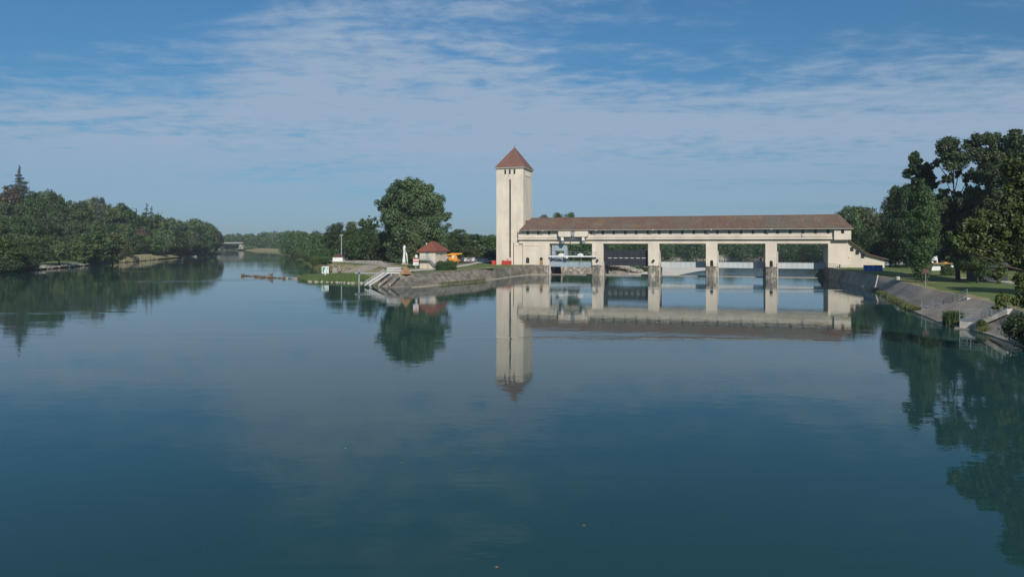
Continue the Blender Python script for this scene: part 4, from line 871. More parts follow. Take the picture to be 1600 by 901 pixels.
# piers
piers = [(OPEN[i][1], OPEN[i + 1][0]) for i in range(4)]
def nose(s0, s1, v0, v1, k=6):
    c = (s0 + s1) / 2; R = (s1 - s0) / 2; P = [(s0, v1), (s0, v0)]
    P = [(s1, v1), (s0, v1)] + [(c - R * math.cos(math.pi * i / k), v0 - R * .55 * math.sin(math.pi * i / k)) for i in range(k + 1)]
    return P
for i, (s0, s1) in enumerate(piers):
    p = MB().box(s0, s1, 0, 9, 3.12, Zb).build('pier', M['cream'], dm)
    q = MB().prismz(nose(s0 - .12, s1 + .12, -.05, 9.6), -4, 3.1).build('pier_base', M['stone'], p)
    MB().prismz(nose(s0 - .2, s1 + .2, -.1, 9.7), 2.85, 3.05).build('coping', M['stone'], q)
    c = (s0 + s1) / 2
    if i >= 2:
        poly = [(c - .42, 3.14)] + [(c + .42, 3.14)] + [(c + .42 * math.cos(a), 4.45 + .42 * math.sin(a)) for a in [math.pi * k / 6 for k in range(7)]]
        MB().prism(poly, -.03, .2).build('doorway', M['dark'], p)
    mb = MB()                                     # guard rail round the nose
    for x in (s0 + .1, c - .8, c + .8, s1 - .1): mb.tube([(x, -.55 if abs(x - c) < 1 else -.15, 3.1), (x, -.55 if abs(x - c) < 1 else -.15, 4.1)], .025, 5)
    mb.build('guard_rail', M['galv'], p)
    MB().box(s1 + .02, s1 + .30, -.12, .22, 0, Z(392, 200) if i != 0 else 4.2).build('guide_rail', M['cream2'], p)
# left abutment and wing with doors
dA = (s_at(827), s_at(846)); s0 = OPEN[0][0]
mb = MB().box(0, s0, 0, 9, 3.0, Zb); ab = mb.build('abutment', M['cream'], dm)
def arch(c, hw, z0, z1): return [(c - hw, z0), (c + hw, z0)] + [(c + hw * math.cos(a), z1 - hw + hw * math.sin(a)) for a in [math.pi * k / 7 for k in range(8)]]
MB().prism(arch(s_at(824.5), .52, 3.55, 5.35), -.06, .2).build('window', M['glass'], ab)
dr = MB().prism(arch(s_at(845.7), .5, 3.06, 5.4), -.05, .2).build('door', M['rust'], ab)
MB().prism(arch(s_at(845.7), .48, 4.6, 5.36), -.09, -.06).build('fanlight', M['dark'], dr)
MB().prismz([(s0 + .02, 10), (0, 10), (0, .3), (s0 - .02, -.02), (s0 + .02, .3)], -3, 2.98).build('base', M['stone'], ab)
MB().box(s0 - .02, s0 + .35, -.15, .2, 0, 3.4).build('guide_rail', M['cream2'], ab)
# right abutment
s5 = OPEN[4][1]
ab = MB().box(s5, SE, 0, 9, 3.05, Zb).build('abutment', M['cream'], dm)
MB().box(s5, SE - .003, .02, 9, -4, 3.045).build('base', M['stone'], ab)
# deck girders between the piers, far enough back to be shaded by them
for i, (a, b) in enumerate(OPEN):
    gvv = 5.4 if i else .65
    if i in (0,): z0, z1 = 2.55, 4.05
    elif i == 1: continue
    else: z0, z1 = 2.5, 4.15
    gd = MB().box(a + .05, b - .05, gvv, gvv + 1.6, z0, z1).build('girder', M['girder'] if i else M['steel_pale'], dm)
    mb = MB(); k = 9
    for j in range(k + 1): x = a + .15 + (b - a - .3) * j / k; mb.box(x - .03, x + .03, gvv - .05, gvv - .003, z0 + .06, z1 - .06)
    mb.box(a + .05, b - .05, gvv - .08, gvv - .004, z1 + .003, z1 + .09); mb.build('stiffener', M['galv'], gd)
# weir crest just at the water
for i, (a, b) in enumerate(OPEN):
    MB().box(a + .13, b - .13, 4.0, 5.2, -4, .16 if i != 1 else .35).build('weir_sill', M['concrete'], dm)
# raised gate of the second opening
a, b = OPEN[1]; z0, z1 = Z(415, 203), Z(390.6, 203)
gt = MB().box(a + .15, b - .15, 1.6, 2.1, z0, z1).build('lift_gate', M['steel_dark'], dm)
mb = MB()
for j in range(5): z = z0 + (z1 - z0) * (.33 + .165 * j); mb.box(a + .15, b - .15, 1.45, 1.597, z - .05, z + .05)
for j in range(9): x = a + .15 + (b - a - .3) * j / 8; mb.box(x - .07, x + .07, 1.40, 1.446, z0 + (z1 - z0) * .33, z1)
mb.build('gate_rib', M['grey_dark'], gt)
mb = MB()
for j in range(7): x = a + 1.1 + (b - a - 3.2) * j / 6 + .1; mb.box(x, x + 1.15, 1.30, 1.44, z0 + (z1 - z0) * .47, z0 + (z1 - z0) * .50)
mb.build('gate_plate', M['white'], gt)
for x in (a + .02, b - .14): MB().box(x, x + .12, 1.0, 1.7, 0, Zb).build('gate_guide', M['steel_dark'], gt)
# first opening: gate leaf below its deck, with arches
a, b = OPEN[0]
MB().box(a + .6, a + 2.3, 5.0, 5.35, .2, 2.5).build('gate_leaf', M['steel_dark'], dm)

# maintenance carriage on the facade
c0, c1 = s_at(872.5, -1.9), s_at(918.5, -1.9); cr = thing('gate_carriage', 'white travelling gate carriage hung on the gallery front near the tower', 'carriage', O, RZ)
mb = MB(); zz1, zz0 = 13.3, 11.65; poly = [(c0, zz1), (c0, zz0 + .4), (c0 + .4, zz0), (c1 - .4, zz0), (c1, zz0 + .4), (c1, zz1)]; mid_s = (c0 + c1) / 2
mb.prism(poly, -2.1, -.78); mb.build('body', M['cream'], cr)
for f in (.13, .84):
    x = c0 + (c1 - c0) * f; MB().box(x - .38, x + .38, -1.9, -.9, 10.5, zz0 - .003).build('leg', M['white'], cr); MB().box(x - .34, x + .34, -1.4, -.2, 9.62, 10.497).build('foot', M['galv'], cr)
mb = MB(); mb.box(mid_s - .45, mid_s + .45, -2.5, -2.103, 11.9, 13.0); mb.box(mid_s - .7, mid_s + .7, -2.4, -2.103, 13.05, 13.25); mb.tube([(mid_s, -2.3, 11.9), (mid_s, -2.3, 11.2)], .12, 6); mb.tube([(mid_s - .9, -2.2, 11.0), (mid_s + .9, -2.2, 11.0)], .06, 6); mb.build('hoist', M['galv'], cr)
MB().box(mid_s - .33, mid_s + .33, -2.2, -2.102, 13.26, 13.6).build('window', M['glass'], cr)
# white footbridge in front of the first opening
f0, f1 = s_at(858.5, -.8), s_at(932.5, -.8); ft = thing('footbridge', 'narrow white footbridge spanning the first opening of the dam', 'footbridge', O, RZ)
MB().box(f0, f1, -1.1, -.35, 5.55, 5.95).build('deck', M['white'], ft)
mb = MB()
for j in range(10): x = f0 + .3 + (f1 - f0 - .6) * j / 9; mb.tube([(x, -.4, 5.95), (x, -.4, 7.1)], .03, 5)
for z in (6.5, 7.1): mb.tube([(f0, -.4, z), (f1, -.4, z)], .03, 5)
mb.build('railing', M['galv'], ft)
for f in (.26, .66):
    x = f0 + (f1 - f0) * f; pl = [(x + .95 * math.cos(t_), 5.96 + .75 * math.sin(t_)) for t_ in [math.pi * k / 8 for k in range(9)]]; MB().prism(pl, -.95, -.75).build('wheel_guard', M['white'], ft)
x = f0 + (f1 - f0) * .38; MB().box(x - .28, x + .28, -1.25, -1.103, 5.15, 5.7).build('sign_plate', M['white'], ft)
MB().tube([(f0 + (f1 - f0) * .67, -.7, 5.55), (f0 + (f1 - f0) * .67, -.7, 3.9)], .06, 6).build('hanger', M['galv'], ft)
# blue portal hoist behind
h0, h1 = s_at(862.5, .9), s_at(886.5, .9); hp = thing('portal_hoist', 'pale blue steel portal hoist standing behind the first opening', 'hoist', O, RZ)
MB().box(h0, h1, .7, 2.2, Z(391.5, 211), 9.3).build('machine_house', M['steel_pale'], hp)
lw = 1.05
for x in (h0, h1 - lw): MB().box(x, x + lw, .75, 2.15, 4.15, Z(391.6, 211)).build('leg', M['steel_pale'], hp)
MB().box(h0 + 1.3, h1 - 1.3, 1.7, 1.9, 4.15, 6.2).build('cross_frame', M['galv'], hp)
# the stone wall seen under the first deck

# beacons on two pier noses
bpost = thing('beacon', '', 'beacon')
MB().tube([(0, 0, 0), (0, 0, 1.15)], .05, 6).build('post', M['galv'], bpost); MB().ball((0, 0, 1.5), .38, 10, 6).build('lamp', M['dark'], bpost); MB().box(-.5, .5, -.03, .03, .25, .5).build('plate', M['white'], bpost)
for i, lab in ((0, 'black round beacon on the pier nose left of the dark raised gate'), (1, 'black round beacon on the pier nose right of the dark raised gate')):
    o = bpost if i == 0 else copy_tree(bpost); s0_, s1_ = piers[i]; o.location = dam((s0_ + s1_) / 2, -.55, 3.1); o['label'] = lab; o['category'] = 'beacon'; o['group'] = 'beacons on the pier noses'

# ================================================================ TOWER
TW0 = s_at(775.6, .5); tw = thing('tower', 'tall square cream tower with pointed brown roof beside the dam', 'tower', O, RZ)
tx0, tx1, ty0, ty1, tz = TW0, 0.0, .5, 11.0, 33.1
slit = (s_at(795.5, .5), s_at(798.2, .5), 5.2, Z(280, 213)); fz0, fz1 = 31.3, 32.75
fh = [(s_at(p, .5) - .33, s_at(p, .5) + .33, fz0, fz1) for p in (789.3, 796.3, 803.6)]
mb = MB(); mb.wall(tx0, tx1, 2.2, tz, ty0, [slit] + fh, .35)
rh = [(ty0 + 2.6 + k * 2.2, ty0 + 3.4 + k * 2.2, fz0, fz1) for k in range(3)]
mb.wall(ty0, ty1, 2.2, tz, tx1, rh, .35, T=lambda x, y, z: (tx1 - (y - tx1), x, z))
mb.quad((tx0, ty0, 2.2), (tx0, ty0, tz), (tx0, ty1, tz), (tx0, ty1, 2.2)); mb.quad((tx0, ty1, 2.2), (tx0, ty1, tz), (tx1, ty1, tz), (tx1, ty1, 2.2)); mb.quad((tx0, ty0, tz), (tx1, ty0, tz), (tx1, ty1, tz), (tx0, ty1, tz))
mb.build('wall', M['cream'], tw)
g_ = MB().box(slit[0] + .02, slit[1] - .02, ty0 + .28, ty0 + .34, slit[2], slit[3]).build('slit_window', M['glass'], tw)
mb = MB()
for k in range(9): z = slit[2] + (slit[3] - slit[2]) * (k + .7) / 9.3; mb.box(slit[0] + .003, slit[1] - .003, ty0 + .1, ty0 + .27, z - .1, z + .1)
mb.build('crossbar', M['brown_sign'], g_)
for h in fh:
    f = MB().box(h[0] + .02, h[1] - .02, ty0 + .28, ty0 + .33, h[2] + .02, h[3] - .02).build('window', M['glass'], tw)
    MB().prism([(h[0] + .05, h[2] - .003), (h[0] + .05, h[2] - .75), (h[0] + .3, h[2] - .003)], ty0 - .22, ty0 - .003).build('bracket', M['plaster'], f)
for h in rh:
    f = MB().box(tx1 - .33, tx1 - .28, h[0] + .02, h[1] - .02, h[2] + .02, h[3] - .02).build('window', M['glass'], tw)
    MB().box(tx1 + .003, tx1 + .35, h[0] + .1, h[1] - .1, h[2] - .25, h[2] - .05).build('bracket', M['plaster'], f)
o_ = .42; zf = 33.1; ap = ((tx0 + tx1) / 2, (ty0 + ty1) / 2, Z(228.5, 217)); mb = MB()
cs = [(tx0 - o_, ty0 - o_), (tx1 + o_, ty0 - o_), (tx1 + o_, ty1 + o_), (tx0 - o_, ty1 + o_)]
for i in range(4): j = (i + 1) % 4; mb.quad((*cs[i], zf + .45), (*cs[j], zf + .45), ap)
mb.quad(*[(x, y, zf + .45) for x, y in cs][::-1]); rf = mb.build('roof', M['tile_tower'], tw)
MB().tube([(ap[0], ap[1], ap[2] - .3), (ap[0], ap[1], ap[2] + .8)], [.16, .05], 6).build('finial', M['rust'], rf)
MB().box(tx0 - o_ + .05, tx1 + o_ - .05, ty0 - o_ + .05, ty1 + o_ - .05, zf + .003, zf + .447).build('eave_board', M['concrete'], tw)
MB().tube([(s_at(802.5, .4), .38, 3), (s_at(802.5, .4), .38, 9.9)], .09, 6).build('downpipe', M['brown_sign'], tw)
mb = MB(); sA, sB = s_at(804, .4), s_at(845, -.05); mb.tube([(sA, .42, 8.9), (-.15, .42, 8.9)], .04, 5); mb.tube([(.1, -.06, 8.9), (sB - .5, -.06, 8.9), (sB, -.06, 8.4), (sB, -.06, 6.0)], .04, 5); mb.build('cable', M['plaster'], tw)
# small roof lean-to between tower and gallery
MB().box(.003, .95, 3.0, 4.2, 16.2, 16.9).build('vent_box', M['tile_tower'], tw)

# red skips by the tower
t = thing('skip', 'red steel skip with pale bundles at the foot of the tower', 'skip', dam(s_at(791.5, -1.5), -1.5, 3.05), RZ)
MB().prism([(-1.35, 0), (1.35, 0), (1.45, 1.2), (-1.45, 1.2)], -.7, .7).build('tub', M['red'], t)
for x in (-.8, .75): MB().ball((x, -.05, 1.42), (.5, .4, .32), 8, 5).build('bundle', M['plaster'], t)
MB().box(-1.46, 1.46, -.76, -.703, 1.0, 1.2).build('rim', M['red'], t)
MB().box(-.1, .9, .705, .95, 1.2, 1.75).build('headboard', M['red'], t)
t = thing('utility_cabinet', 'small red cabinet just left of the tower', 'cabinet', W(771.5, 213, 3.0), 0)
MB().box(-.6, .6, -.4, .4, 0, 1.25).build('body', M['red'], t); MB().box(-.65, .65, -.45, .45, 1.253, 1.33).build('lid', M['red'], t)

# ================================================================ RIGHT ANNEX
an = thing('annex', 'cream stair annex with a sloping roof at the right end of the dam', 'annex', O, RZ)
x0, x1 = SE + .003, s_at(1382, 1.0); A = [(x0, 10.6), (s_at(1354, 1.), 6.6), (x1, 5.3)]
wh = [(s_at(1331, 1.), 7.6), (s_at(1339.3, 1.), 6.7), (s_at(1347.8, 1.), 5.75)]
mb = MB(); mb.prism([(x0, 2.6), (x1, 2.6), (x1, A[2][1]), A[1], A[0]], 1.0, 7.5); mb.build('wall', M['cream'], an)
for s, z in wh:
    f = MB().box(s - .42, s + .42, .93, .997, z - .1, z + 1.0).build('window', M['brown_sign'], an); MB().box(s - .34, s + .34, .90, .927, z - .02, z + .92).build('pane', M['glass'], f)
mb = MB(); th_ = .28; mb.prism([(x0, 10.62), A[1] and (A[1][0], A[1][1] + .02), (x1 + .8, A[2][1] - .1), (x1 + .8, A[2][1] + th_ - .1), (A[1][0], A[1][1] + th_ + .02), (x0, 10.62 + th_)], .1, 8.2); mb.build('roof', M['tile'], an)
MB().tube([(x0 + .05, .55, 5.7), (x0 + .35, .55, 5.7)], .12, 6).build('wall_lamp', M['grey_dark'], an)
# containers
ct = thing('waste_container', '', 'container')
MB().box(-.95, .95, -.6, .6, .12, 1.35).build('tub', M['blue'], ct); mb = MB(); mb.prism([(-.98, 1.353), (.98, 1.353), (.9, 1.56), (-.9, 1.56)], -.63, .63); mb.build('lid', M['grey_dark'], ct)
mb = MB()
for x in (-.75, .75):
    for y in (-.4, .4): mb.tube([(x - .06, y, .07), (x + .06, y, .07)], .1, 8)
mb.build('castors', M['rubber'], ct); MB().box(-.1, .2, -.63, -.603, .5, .7).build('sticker', M['plaster'], ct)
for i, (px, lab) in enumerate(((1356.5, 'left one of the two blue waste containers under the tree'), (1371.5, 'right one of the two blue waste containers, with a pale sticker'))):
    o = ct if i == 0 else copy_tree(ct); o.location = W(px, 166, 2.78); o.rotation_euler = (0, 0, RZ); o['label'] = lab; o['category'] = 'container'; o['group'] = 'blue waste containers'

# ================================================================ THE LITTLE HOUSE
hc = W(680.4, 188, GZ); ho = thing('house', 'little cream block house with red hipped roof on the headland', 'house', hc, RZ)
HW, HD, HE = 4.75, 8.2, Z(392.5, 188) - GZ                      # walls run to -x and +y from the near corner
mb = MB(); dz_ = 2.35; dh = [(-HW + 1.85, -HW + 2.75, dz_, HE - .25)]; mb.wall(-HW, 0, -.2, HE, 0, dh, .15)
mb.quad((0, 0, -.2), (0, HD, -.2), (0, HD, HE), (0, 0, HE)); mb.quad((-HW, HD, -.2), (-HW, 0, -.2), (-HW, 0, HE), (-HW, HD, HE)); mb.quad((0, HD, -.2), (-HW, HD, -.2), (-HW, HD, HE), (0, HD, HE)); mb.build('wall', M['cream2'], ho)
MB().box(dh[0][0] + .02, dh[0][1] - .02, .1, .14, dz_ + .02, HE - .28).build('door', M['steel_pale'], ho)
MB().box(-.6, -.2, 0, 0, 0, 0)
ov = .65; cs = [(-HW - ov, -ov), (ov, -ov), (ov, HD + ov), (-HW - ov, HD + ov)]; rz_ = Z(376.8, 191) - GZ; R1, R2 = (-HW / 2, 2.6, rz_), (-HW / 2, HD - 2.6, rz_)
mb = MB(); q4 = [(*c, HE + .1) for c in cs]; mb.quad(q4[0], q4[1], R1); mb.quad(q4[1], q4[2], R2, R1); mb.quad(q4[2], q4[3], R2); mb.quad(q4[3], q4[0], R1, R2)
l4 = [(*c, HE - .08) for c in cs]; mb.quad(*l4[::-1])
for i in range(4): j = (i + 1) % 4; mb.quad(l4[i], l4[j], q4[j], q4[i])
rf = mb.build('roof', M['tile_red'], ho); MB().box(-HW + .1, -HW + .4, 4, 4.3, HE + .6, rz_ - .5).build('chimney', M['white'], rf)
st = MB(); st.box(-HW - .2, -1.2, -1.15, -.02, 2.15, 2.3); st.build('landing', M['galv'], ho)
mb = MB()
for k in range(10): x = -1.2 + k * .22; mb.box(x, x + .24, -1.1, -.1, 2.0 - k * .215, 2.07 - k * .215)
mb.prism([(-1.2, 2.3), (1.05, .05), (1.05, -.15), (-1.2, 2.0)], -1.15, -1.09); mb.build('stair', M['galv'], ho)
mb = MB()
for k in range(7): x = -HW - .15 + k * .6; mb.tube([(x, -1.12, 2.3), (x, -1.12, 3.25)], .03, 5)
for z in (2.65, 2.95, 3.25): mb.tube([(-HW - .15, -1.12, z), (-1.2, -1.12, z), (1.0, -1.12, z - 2.2)], .035, 5)
mb.build('railing', M['steel_pale'], ho); MB().tube([(-1.7, -1.0, -.1), (-1.7, -1.0, 2.15)], .05, 6).build('post', M['galv'], ho)
MB().box(.003, .05, 3.6, 4.4, HE - 1.1, HE - .5).build('window', M['glass'], ho)

# ================================================================ OTHER OBJECTS OF THE HEADLAND
def post_sign(name, label, loc, w_, h_, z0, faces, post_m='galv', cat='sign'):
    t = thing(name, label, cat, loc); MB().tube([(0, .08, -.2), (0, .08, z0 + h_ * .6)], .07, 8).build('post', M[post_m], t)
    pn = MB().box(-w_ / 2, w_ / 2, -.04, .04, z0, z0 + h_).build('panel', M['white'], t)
    for nm, fx0, fx1, fz0, fz1, m in faces: MB().box(-w_ / 2 + w_ * fx0, -w_ / 2 + w_ * fx1, -.055, -.043, z0 + h_ * fz0, z0 + h_ * fz1).build(nm, M[m], pn)
    return t
post_sign('navigation_sign', 'red and white striped no entry board with an arrow plate below, on a post', W(649.8, 158, GZ), 1.25, 1.65, 1.75,
          [('red_band', 0.02, .98, .82, .98, 'red'), ('red_band', .02, .98, .46, .64, 'red'), ('arrow', .3, .75, .14, .20, 'dark')])
t = [o for o in COL.objects if o.name == 'navigation_sign'][0]
# square green and white sign on the spit
q = G(508.3, 431.5, .6); t = thing('square_sign', 'square white sign with green pictograms on the tip of the grassy spit', 'sign', q)
MB().box(-.35, .35, -.25, .25, -.3, .55).build('base', M['concrete'], t); MB().tube([(0, 0, .5), (0, 0, 1.0)], .1, 8).build('post', M['white'], t)
pn = MB().box(-.95, .95, -.06, .06, .75, 2.7).build('panel', M['white'], t)
mb = MB(); mb.prism([(-.75, 1.0), (-.75, 2.45), (.05, 2.45), (.05, 2.1), (-.3, 2.0), (-.1, 1.75), (-.42, 1.6), (-.35, 1.15), (-.1, 1.0)], -.075, -.063); mb.box(.1, .7, -.075, -.063, .95, 1.12); mb.prism([(.15, 1.5), (.45, 1.35), (.3, 1.75)], -.075, -.063); mb.prism([(.5, 1.9), (.68, 1.9), (.68, 2.45), (.5, 2.45)], -.075, -.063); mb.build('pictogram', M['green_sign'], pn)
# pale gauge board in the inlet
q = G(524, 427.5, 0); t = thing('mooring_block', 'pale grey ribbed block standing in the dark inlet behind the spit', 'block', q)
mb = MB()
for k in range(5): mb.prism([(-.85 + .02 * k, k * .36), (.85 - .03 * k, k * .36), (.85 - .09 * k, k * .36 + .31), (-.85 + .02 * k, k * .36 + .31)], -.5, .5)
mb.build('ribbed_body', M['concrete'], t); MB().prism([(-.78, 1.75), (.5, 1.75), (-.5, 2.15)], -.52, .52).build('cap', M['concrete'], t)
# mooring post with arm
q = G(561, 443, 0); t = thing('mooring_post', 'blue grey steel post in the water with a long horizontal arm', 'mooring post', q)
MB().tube([(0, 0, -1.5), (0, 0, Z(420, q.y))], .20, 10).build('post', M['galv'], t); MB().box(-1.0, 4.6, -.15, .15, Z(427.5, q.y), Z(425.6, q.y)).build('arm', M['galv'], t); MB().box(-.22, .22, -.26, .26, Z(428, q.y), Z(425, q.y)).build('collar', M['grey_dark'], t)
# pyramid marker
q = G(634, 428, GZ - .05); t = thing('pyramid_marker', 'ochre rusted steel pyramid with a pointed top on the embankment', 'marker', q, math.radians(-33))
mb = MB(); b_ = 1.0; hp_ = 1.75
pr = [(-b_, -b_, 0), (b_, -b_, 0), (b_, b_, 0), (-b_, b_, 0)]; tp = [(-.12, -.12, hp_), (.12, -.12, hp_), (.12, .12, hp_), (-.12, .12, hp_)]
for i in range(4): j = (i + 1) % 4; mb.quad(pr[i], pr[j], tp[j], tp[i])
mb.quad(*tp); mb.build('body', M['rust'], t); MB().tube([(0, 0, hp_), (0, 0, hp_ + .28)], [.1, .03], 6).build('tip', M['rust'], t); MB().box(-.25, .05, -.9, -.80, .12, .42).build('plate', M['plaster'], t)
# white landing stairs
a, b = G(573.5, 446.5, .3), Vector((0, 0, 0)); tb = G(603.5, 427, GZ); t = thing('landing_stairs', 'white railed steel stairway leading down the slope into the water', 'stairs', a)
d = tb - a; d.z = 0; L_ = d.length; ang = math.atan2(d.y, d.x); t.rotation_euler = (0, 0, ang); H_ = tb.z - a.z
mb = MB()
for k in range(15): f = k / 15; mb.box(L_ * f, L_ * (f + .06), -.55, .55, H_ * f + .1, H_ * f + .16)
mb.build('tread', M['galv'], t)
for y, m in ((-.62, 'white'), (.62, 'white')):
    mb = MB(); mb.prism([(0, -.05), (L_, H_ - .05), (L_, H_ + .27), (0, .27)], y - .04, y + .04); mb.build('stringer', M[m], t)
    mb = MB(); mb.tube([(0, y, .95), (L_, y, H_ + .95)], .035, 6); mb.tube([(0, y, .55), (L_, y, H_ + .55)], .025, 6)
    for k in range(9): f = k / 8; mb.tube([(L_ * f, y, H_ * f), (L_ * f, y, H_ * f + .95)], .03, 5)
    mb.build('handrail', M['white'], t)
mb = MB(); mb.box(L_, L_ + 3.2, -.7, .9, H_ - .05, H_ + .06); mb.build('platform', M['white'], t)
q0, q1 = G(604, 427.5, GZ), G(625, 427.5, GZ); t = thing('platform_railing', 'white picket railing at the top of the white stairway', 'railing', q0)
L2 = (q1 - q0).length
mb = MB(); mb.box(0, L2, -.04, .04, .05, .2); mb.tube([(0, 0, 1.25), (L2, 0, 1.25)], .045, 6); mb.tube([(0, 1.5, 1.25), (L2, 1.5, 1.25)], .045, 6); mb.build('rail', M['white'], t)
mb = MB()
for k in range(15): x = L2 * k / 14; mb.tube([(x, 0, .1), (x, 0, 1.25)], .03, 5); mb.tube([(x, 1.5, .0), (x, 1.5, 1.25)], .03, 5)
mb.build('picket', M['white'], t)
t = thing('lifebuoy_stand', 'red and white lifebuoy stand inside the white picket railing', 'lifebuoy', G(617, 426.5, GZ)); MB().tube([(0, 0, 0), (0, 0, 1.1)], .04, 6).build('post', M['galv'], t)
mb = MB(); mb.tube([(.32 * math.cos(a_), -.06, .75 + .32 * math.sin(a_)) for a_ in [2 * math.pi * k / 12 for k in range(13)]], .09, 6, cap=False); mb.build('ring', M['red'], t)
t = thing('buoy', 'small white float at the foot of the white stairway', 'float', G(580, 446.8, 0)); MB().tube([(-.4, 0, .18), (.4, 0, .18)], .2, 10).build('drum', M['white'], t); MB().tube([(0, 0, .35), (0, 0, .5)], .04, 6).build('eye', M['galv'], t)
# concrete channel edges on the slope beside the stairs
for k, (p0, p1, lab) in enumerate(((G(590, 446, .35), G(612, 428, GZ), 'concrete rib on the slope right beside the white stairway'), (G(606, 446, .5), G(625, 428.5, GZ), 'second concrete rib on the slope, left of the pyramid'))):
    t = thing('slope_kerb', lab, 'kerb', p0); d = p1 - p0; t.rotation_euler = (0, 0, math.atan2(d.y, d.x)); l_ = Vector((d.x, d.y, 0)).length
    MB().prism([(0, -.5), (l_, d.z - .3), (l_, d.z + .12), (0, .2)], -.18, .18).build('rib', M['stone'], t)

# white kiosk with red roof, mast
q = G(527.5, 408.4, 2.7); t = thing('kiosk', 'small white kiosk with dark red hipped roof on the gravel terrace', 'kiosk', q)
k_ = q.y / F; w2 = 15.5 * k_ / 2; MB().box(-w2, w2, 0, 3, -.2, 1.7).build('wall', M['white'], t)
mb = MB(); o2 = .3; zb_, zp = 1.7, 2.95; c4 = [(-w2 - o2, -.3, zb_), (w2 + o2, -.3, zb_), (w2 + o2, 3.3, zb_), (-w2 - o2, 3.3, zb_)]; a_, b2 = (-w2 + 1, 1.5, zp), (w2 - 1, 1.5, zp)
mb.quad(c4[0], c4[1], b2, a_); mb.quad(c4[2], c4[3], a_, b2); mb.quad(c4[1], c4[2], b2); mb.quad(c4[3], c4[0], a_); mb.quad(*c4[::-1]); mb.build('roof', M['brown_sign'], t); MB().box(-.06, .0, -.03, -.003, 0, 1.4).build('door_gap', M['plaster'], t)
q = W(533.5, 266, 2.65); t = thing('lamp_mast', 'tall pale steel lamp mast behind the white kiosk', 'mast', q); hm = Z(367, q.y) - q.z
MB().tube([(0, 0, -.2), (0, 0, hm)], [.24, .16], 8).build('pole', M['galv'], t); MB().box(-.55, .55, -.1, .1, hm - .05, hm + .12).build('crosshead', M['galv'], t)
for x in (-.5, .5): MB().box(x - .25, x + .25, -.3, .15, hm - .32, hm - .053).build('lamp', M['galv'], t)
q = G(557.8, 406.8, 2.75); t = thing('bollard', 'pale stone bollard on the gravel between kiosk and sculpture', 'bollard', q); MB().tube([(0, 0, 0), (0, 0, .7), (0, 0, 1.3)], [.55, .3, .28], 8).build('shaft', M['plaster'], t); MB().ball((0, 0, 1.45), .3, 8, 5).build('head', M['plaster'], t)
q = G(517.8, 404.6, 2.7); t = thing('gate_post', 'small stone gate post left of the white kiosk', 'post', q); MB().box(-.35, .35, -.35, .35, -.1, 1.4).build('shaft', M['plaster'], t); MB().box(-.45, .45, -.45, .45, 1.403, 1.55).build('cap', M['plaster'], t)
# white sculpture: a hooded tapering figure
q = G(633, 412.6, GZ); t = thing('sculpture', 'tall white abstract sculpture standing left of the birch', 'sculpture', q); hs_ = Z(383, q.y) - GZ
MB().box(-1.1, 1.1, -.8, .8, -.1, .25).build('plinth', M['concrete'], t)
mb = MB(); prof = [(0, .62), (.15, .55), (.3, .42), (.45, .36), (.6, .34), (.72, .42), (.82, .5), (.9, .42), (.96, .28), (1, .08)]
mb.tube([(-.45 + .25 * f, 0, .25 + f * (hs_ - .25)) for f, _ in prof], [1.05 * r_ for _, r_ in prof], 10); mb.build('body', M['white'], t, smooth=True)
mb = MB(); mb.tube([(.75, 0, .25), (.62, 0, hs_ * .35), (.35, 0, hs_ * .62), (-.1, 0, hs_ * .78)], [.26, .2, .22, .18], 8); mb.build('arm', M['white'], t, smooth=True)

# vehicles
def car(name, label, loc, rz, body, group=None, van=False):
    t = thing(name, label, 'van' if van else 'car', loc, rz, group)
    L3, H3 = (2.6, 2.1) if van else (2.1, 1.45)
    pr_ = [(-L3, .3), (L3, .3), (L3, .85), (L3 * .92, .95), (L3 * .45, 1.0), (L3 * .25, H3), (-L3 * .62, H3), (-L3 * .95, 1.0), (-L3, .8)] if not van else [(-L3, .3), (L3, .3), (L3, 1.0), (L3 * .75, 1.2), (L3 * .55, H3), (-L3, H3)]
    MB().prism(pr_, -.85, .85).build('body', M[body], t)
    g3 = [(L3 * .40, 1.02), (L3 * .24, H3 - .08), (-L3 * .58, H3 - .08), (-L3 * .85, 1.02)] if not van else [(L3 * .70, 1.25), (L3 * .53, H3 - .15), (L3 * .1, H3 - .15), (L3 * .1, 1.25)]
    MB().prism(g3, -.865, .865).build('side_window', M['glass'], t)
    for sx in (1, -1):
        xx = L3 * .36 if sx > 0 else -L3 * .80
        MB().quad((L3 * .445 + .01, -.7, 1.05), (L3 * .445 + .01, .7, 1.05), (L3 * .26 + .01, .65, H3 - .05), (L3 * .26 + .01, -.65, H3 - .05)).build('windscreen', M['glass'], t) if sx > 0 and not van else (MB().quad((-L3 * .935 - .01, -.7, 1.05), (-L3 * .935 - .01, .7, 1.05), (-L3 * .64 - .01, .65, H3 - .05), (-L3 * .64 - .01, -.65, H3 - .05)).build('rear_window', M['glass'], t) if not van else None)
    for x in (-L3 * .62, L3 * .64):
        for y in (-.8, .8):
            wh_ = MB().tube([(x, y - .1, .33), (x, y + .1, .33)], .33, 12).build('wheel', M['rubber'], t); MB().tube([(x, y - .11, .33), (x, y + .11, .33)], .18, 8).build('rim', M['galv'], wh_)
    for y in (-.6, .6): MB().box(-L3 - .02, -L3 - .003, y - .15, y + .15, .6, .75).build('tail_light', M['red'], t); MB().box(L3 + .003, L3 + .02, y - .15, y + .15, .6, .75).build('headlight', M['white'], t)
    return t
cols = [('silver', 'silver car, first in the row beyond the orange crane'), ('grey_dark', 'dark grey car between the silver and white ones in the row'), ('white', 'white car in the middle of the row beyond the crane'), ('silver', 'silver car right of the white one in the row'), ('white', 'white car at the right end of the row'), ]
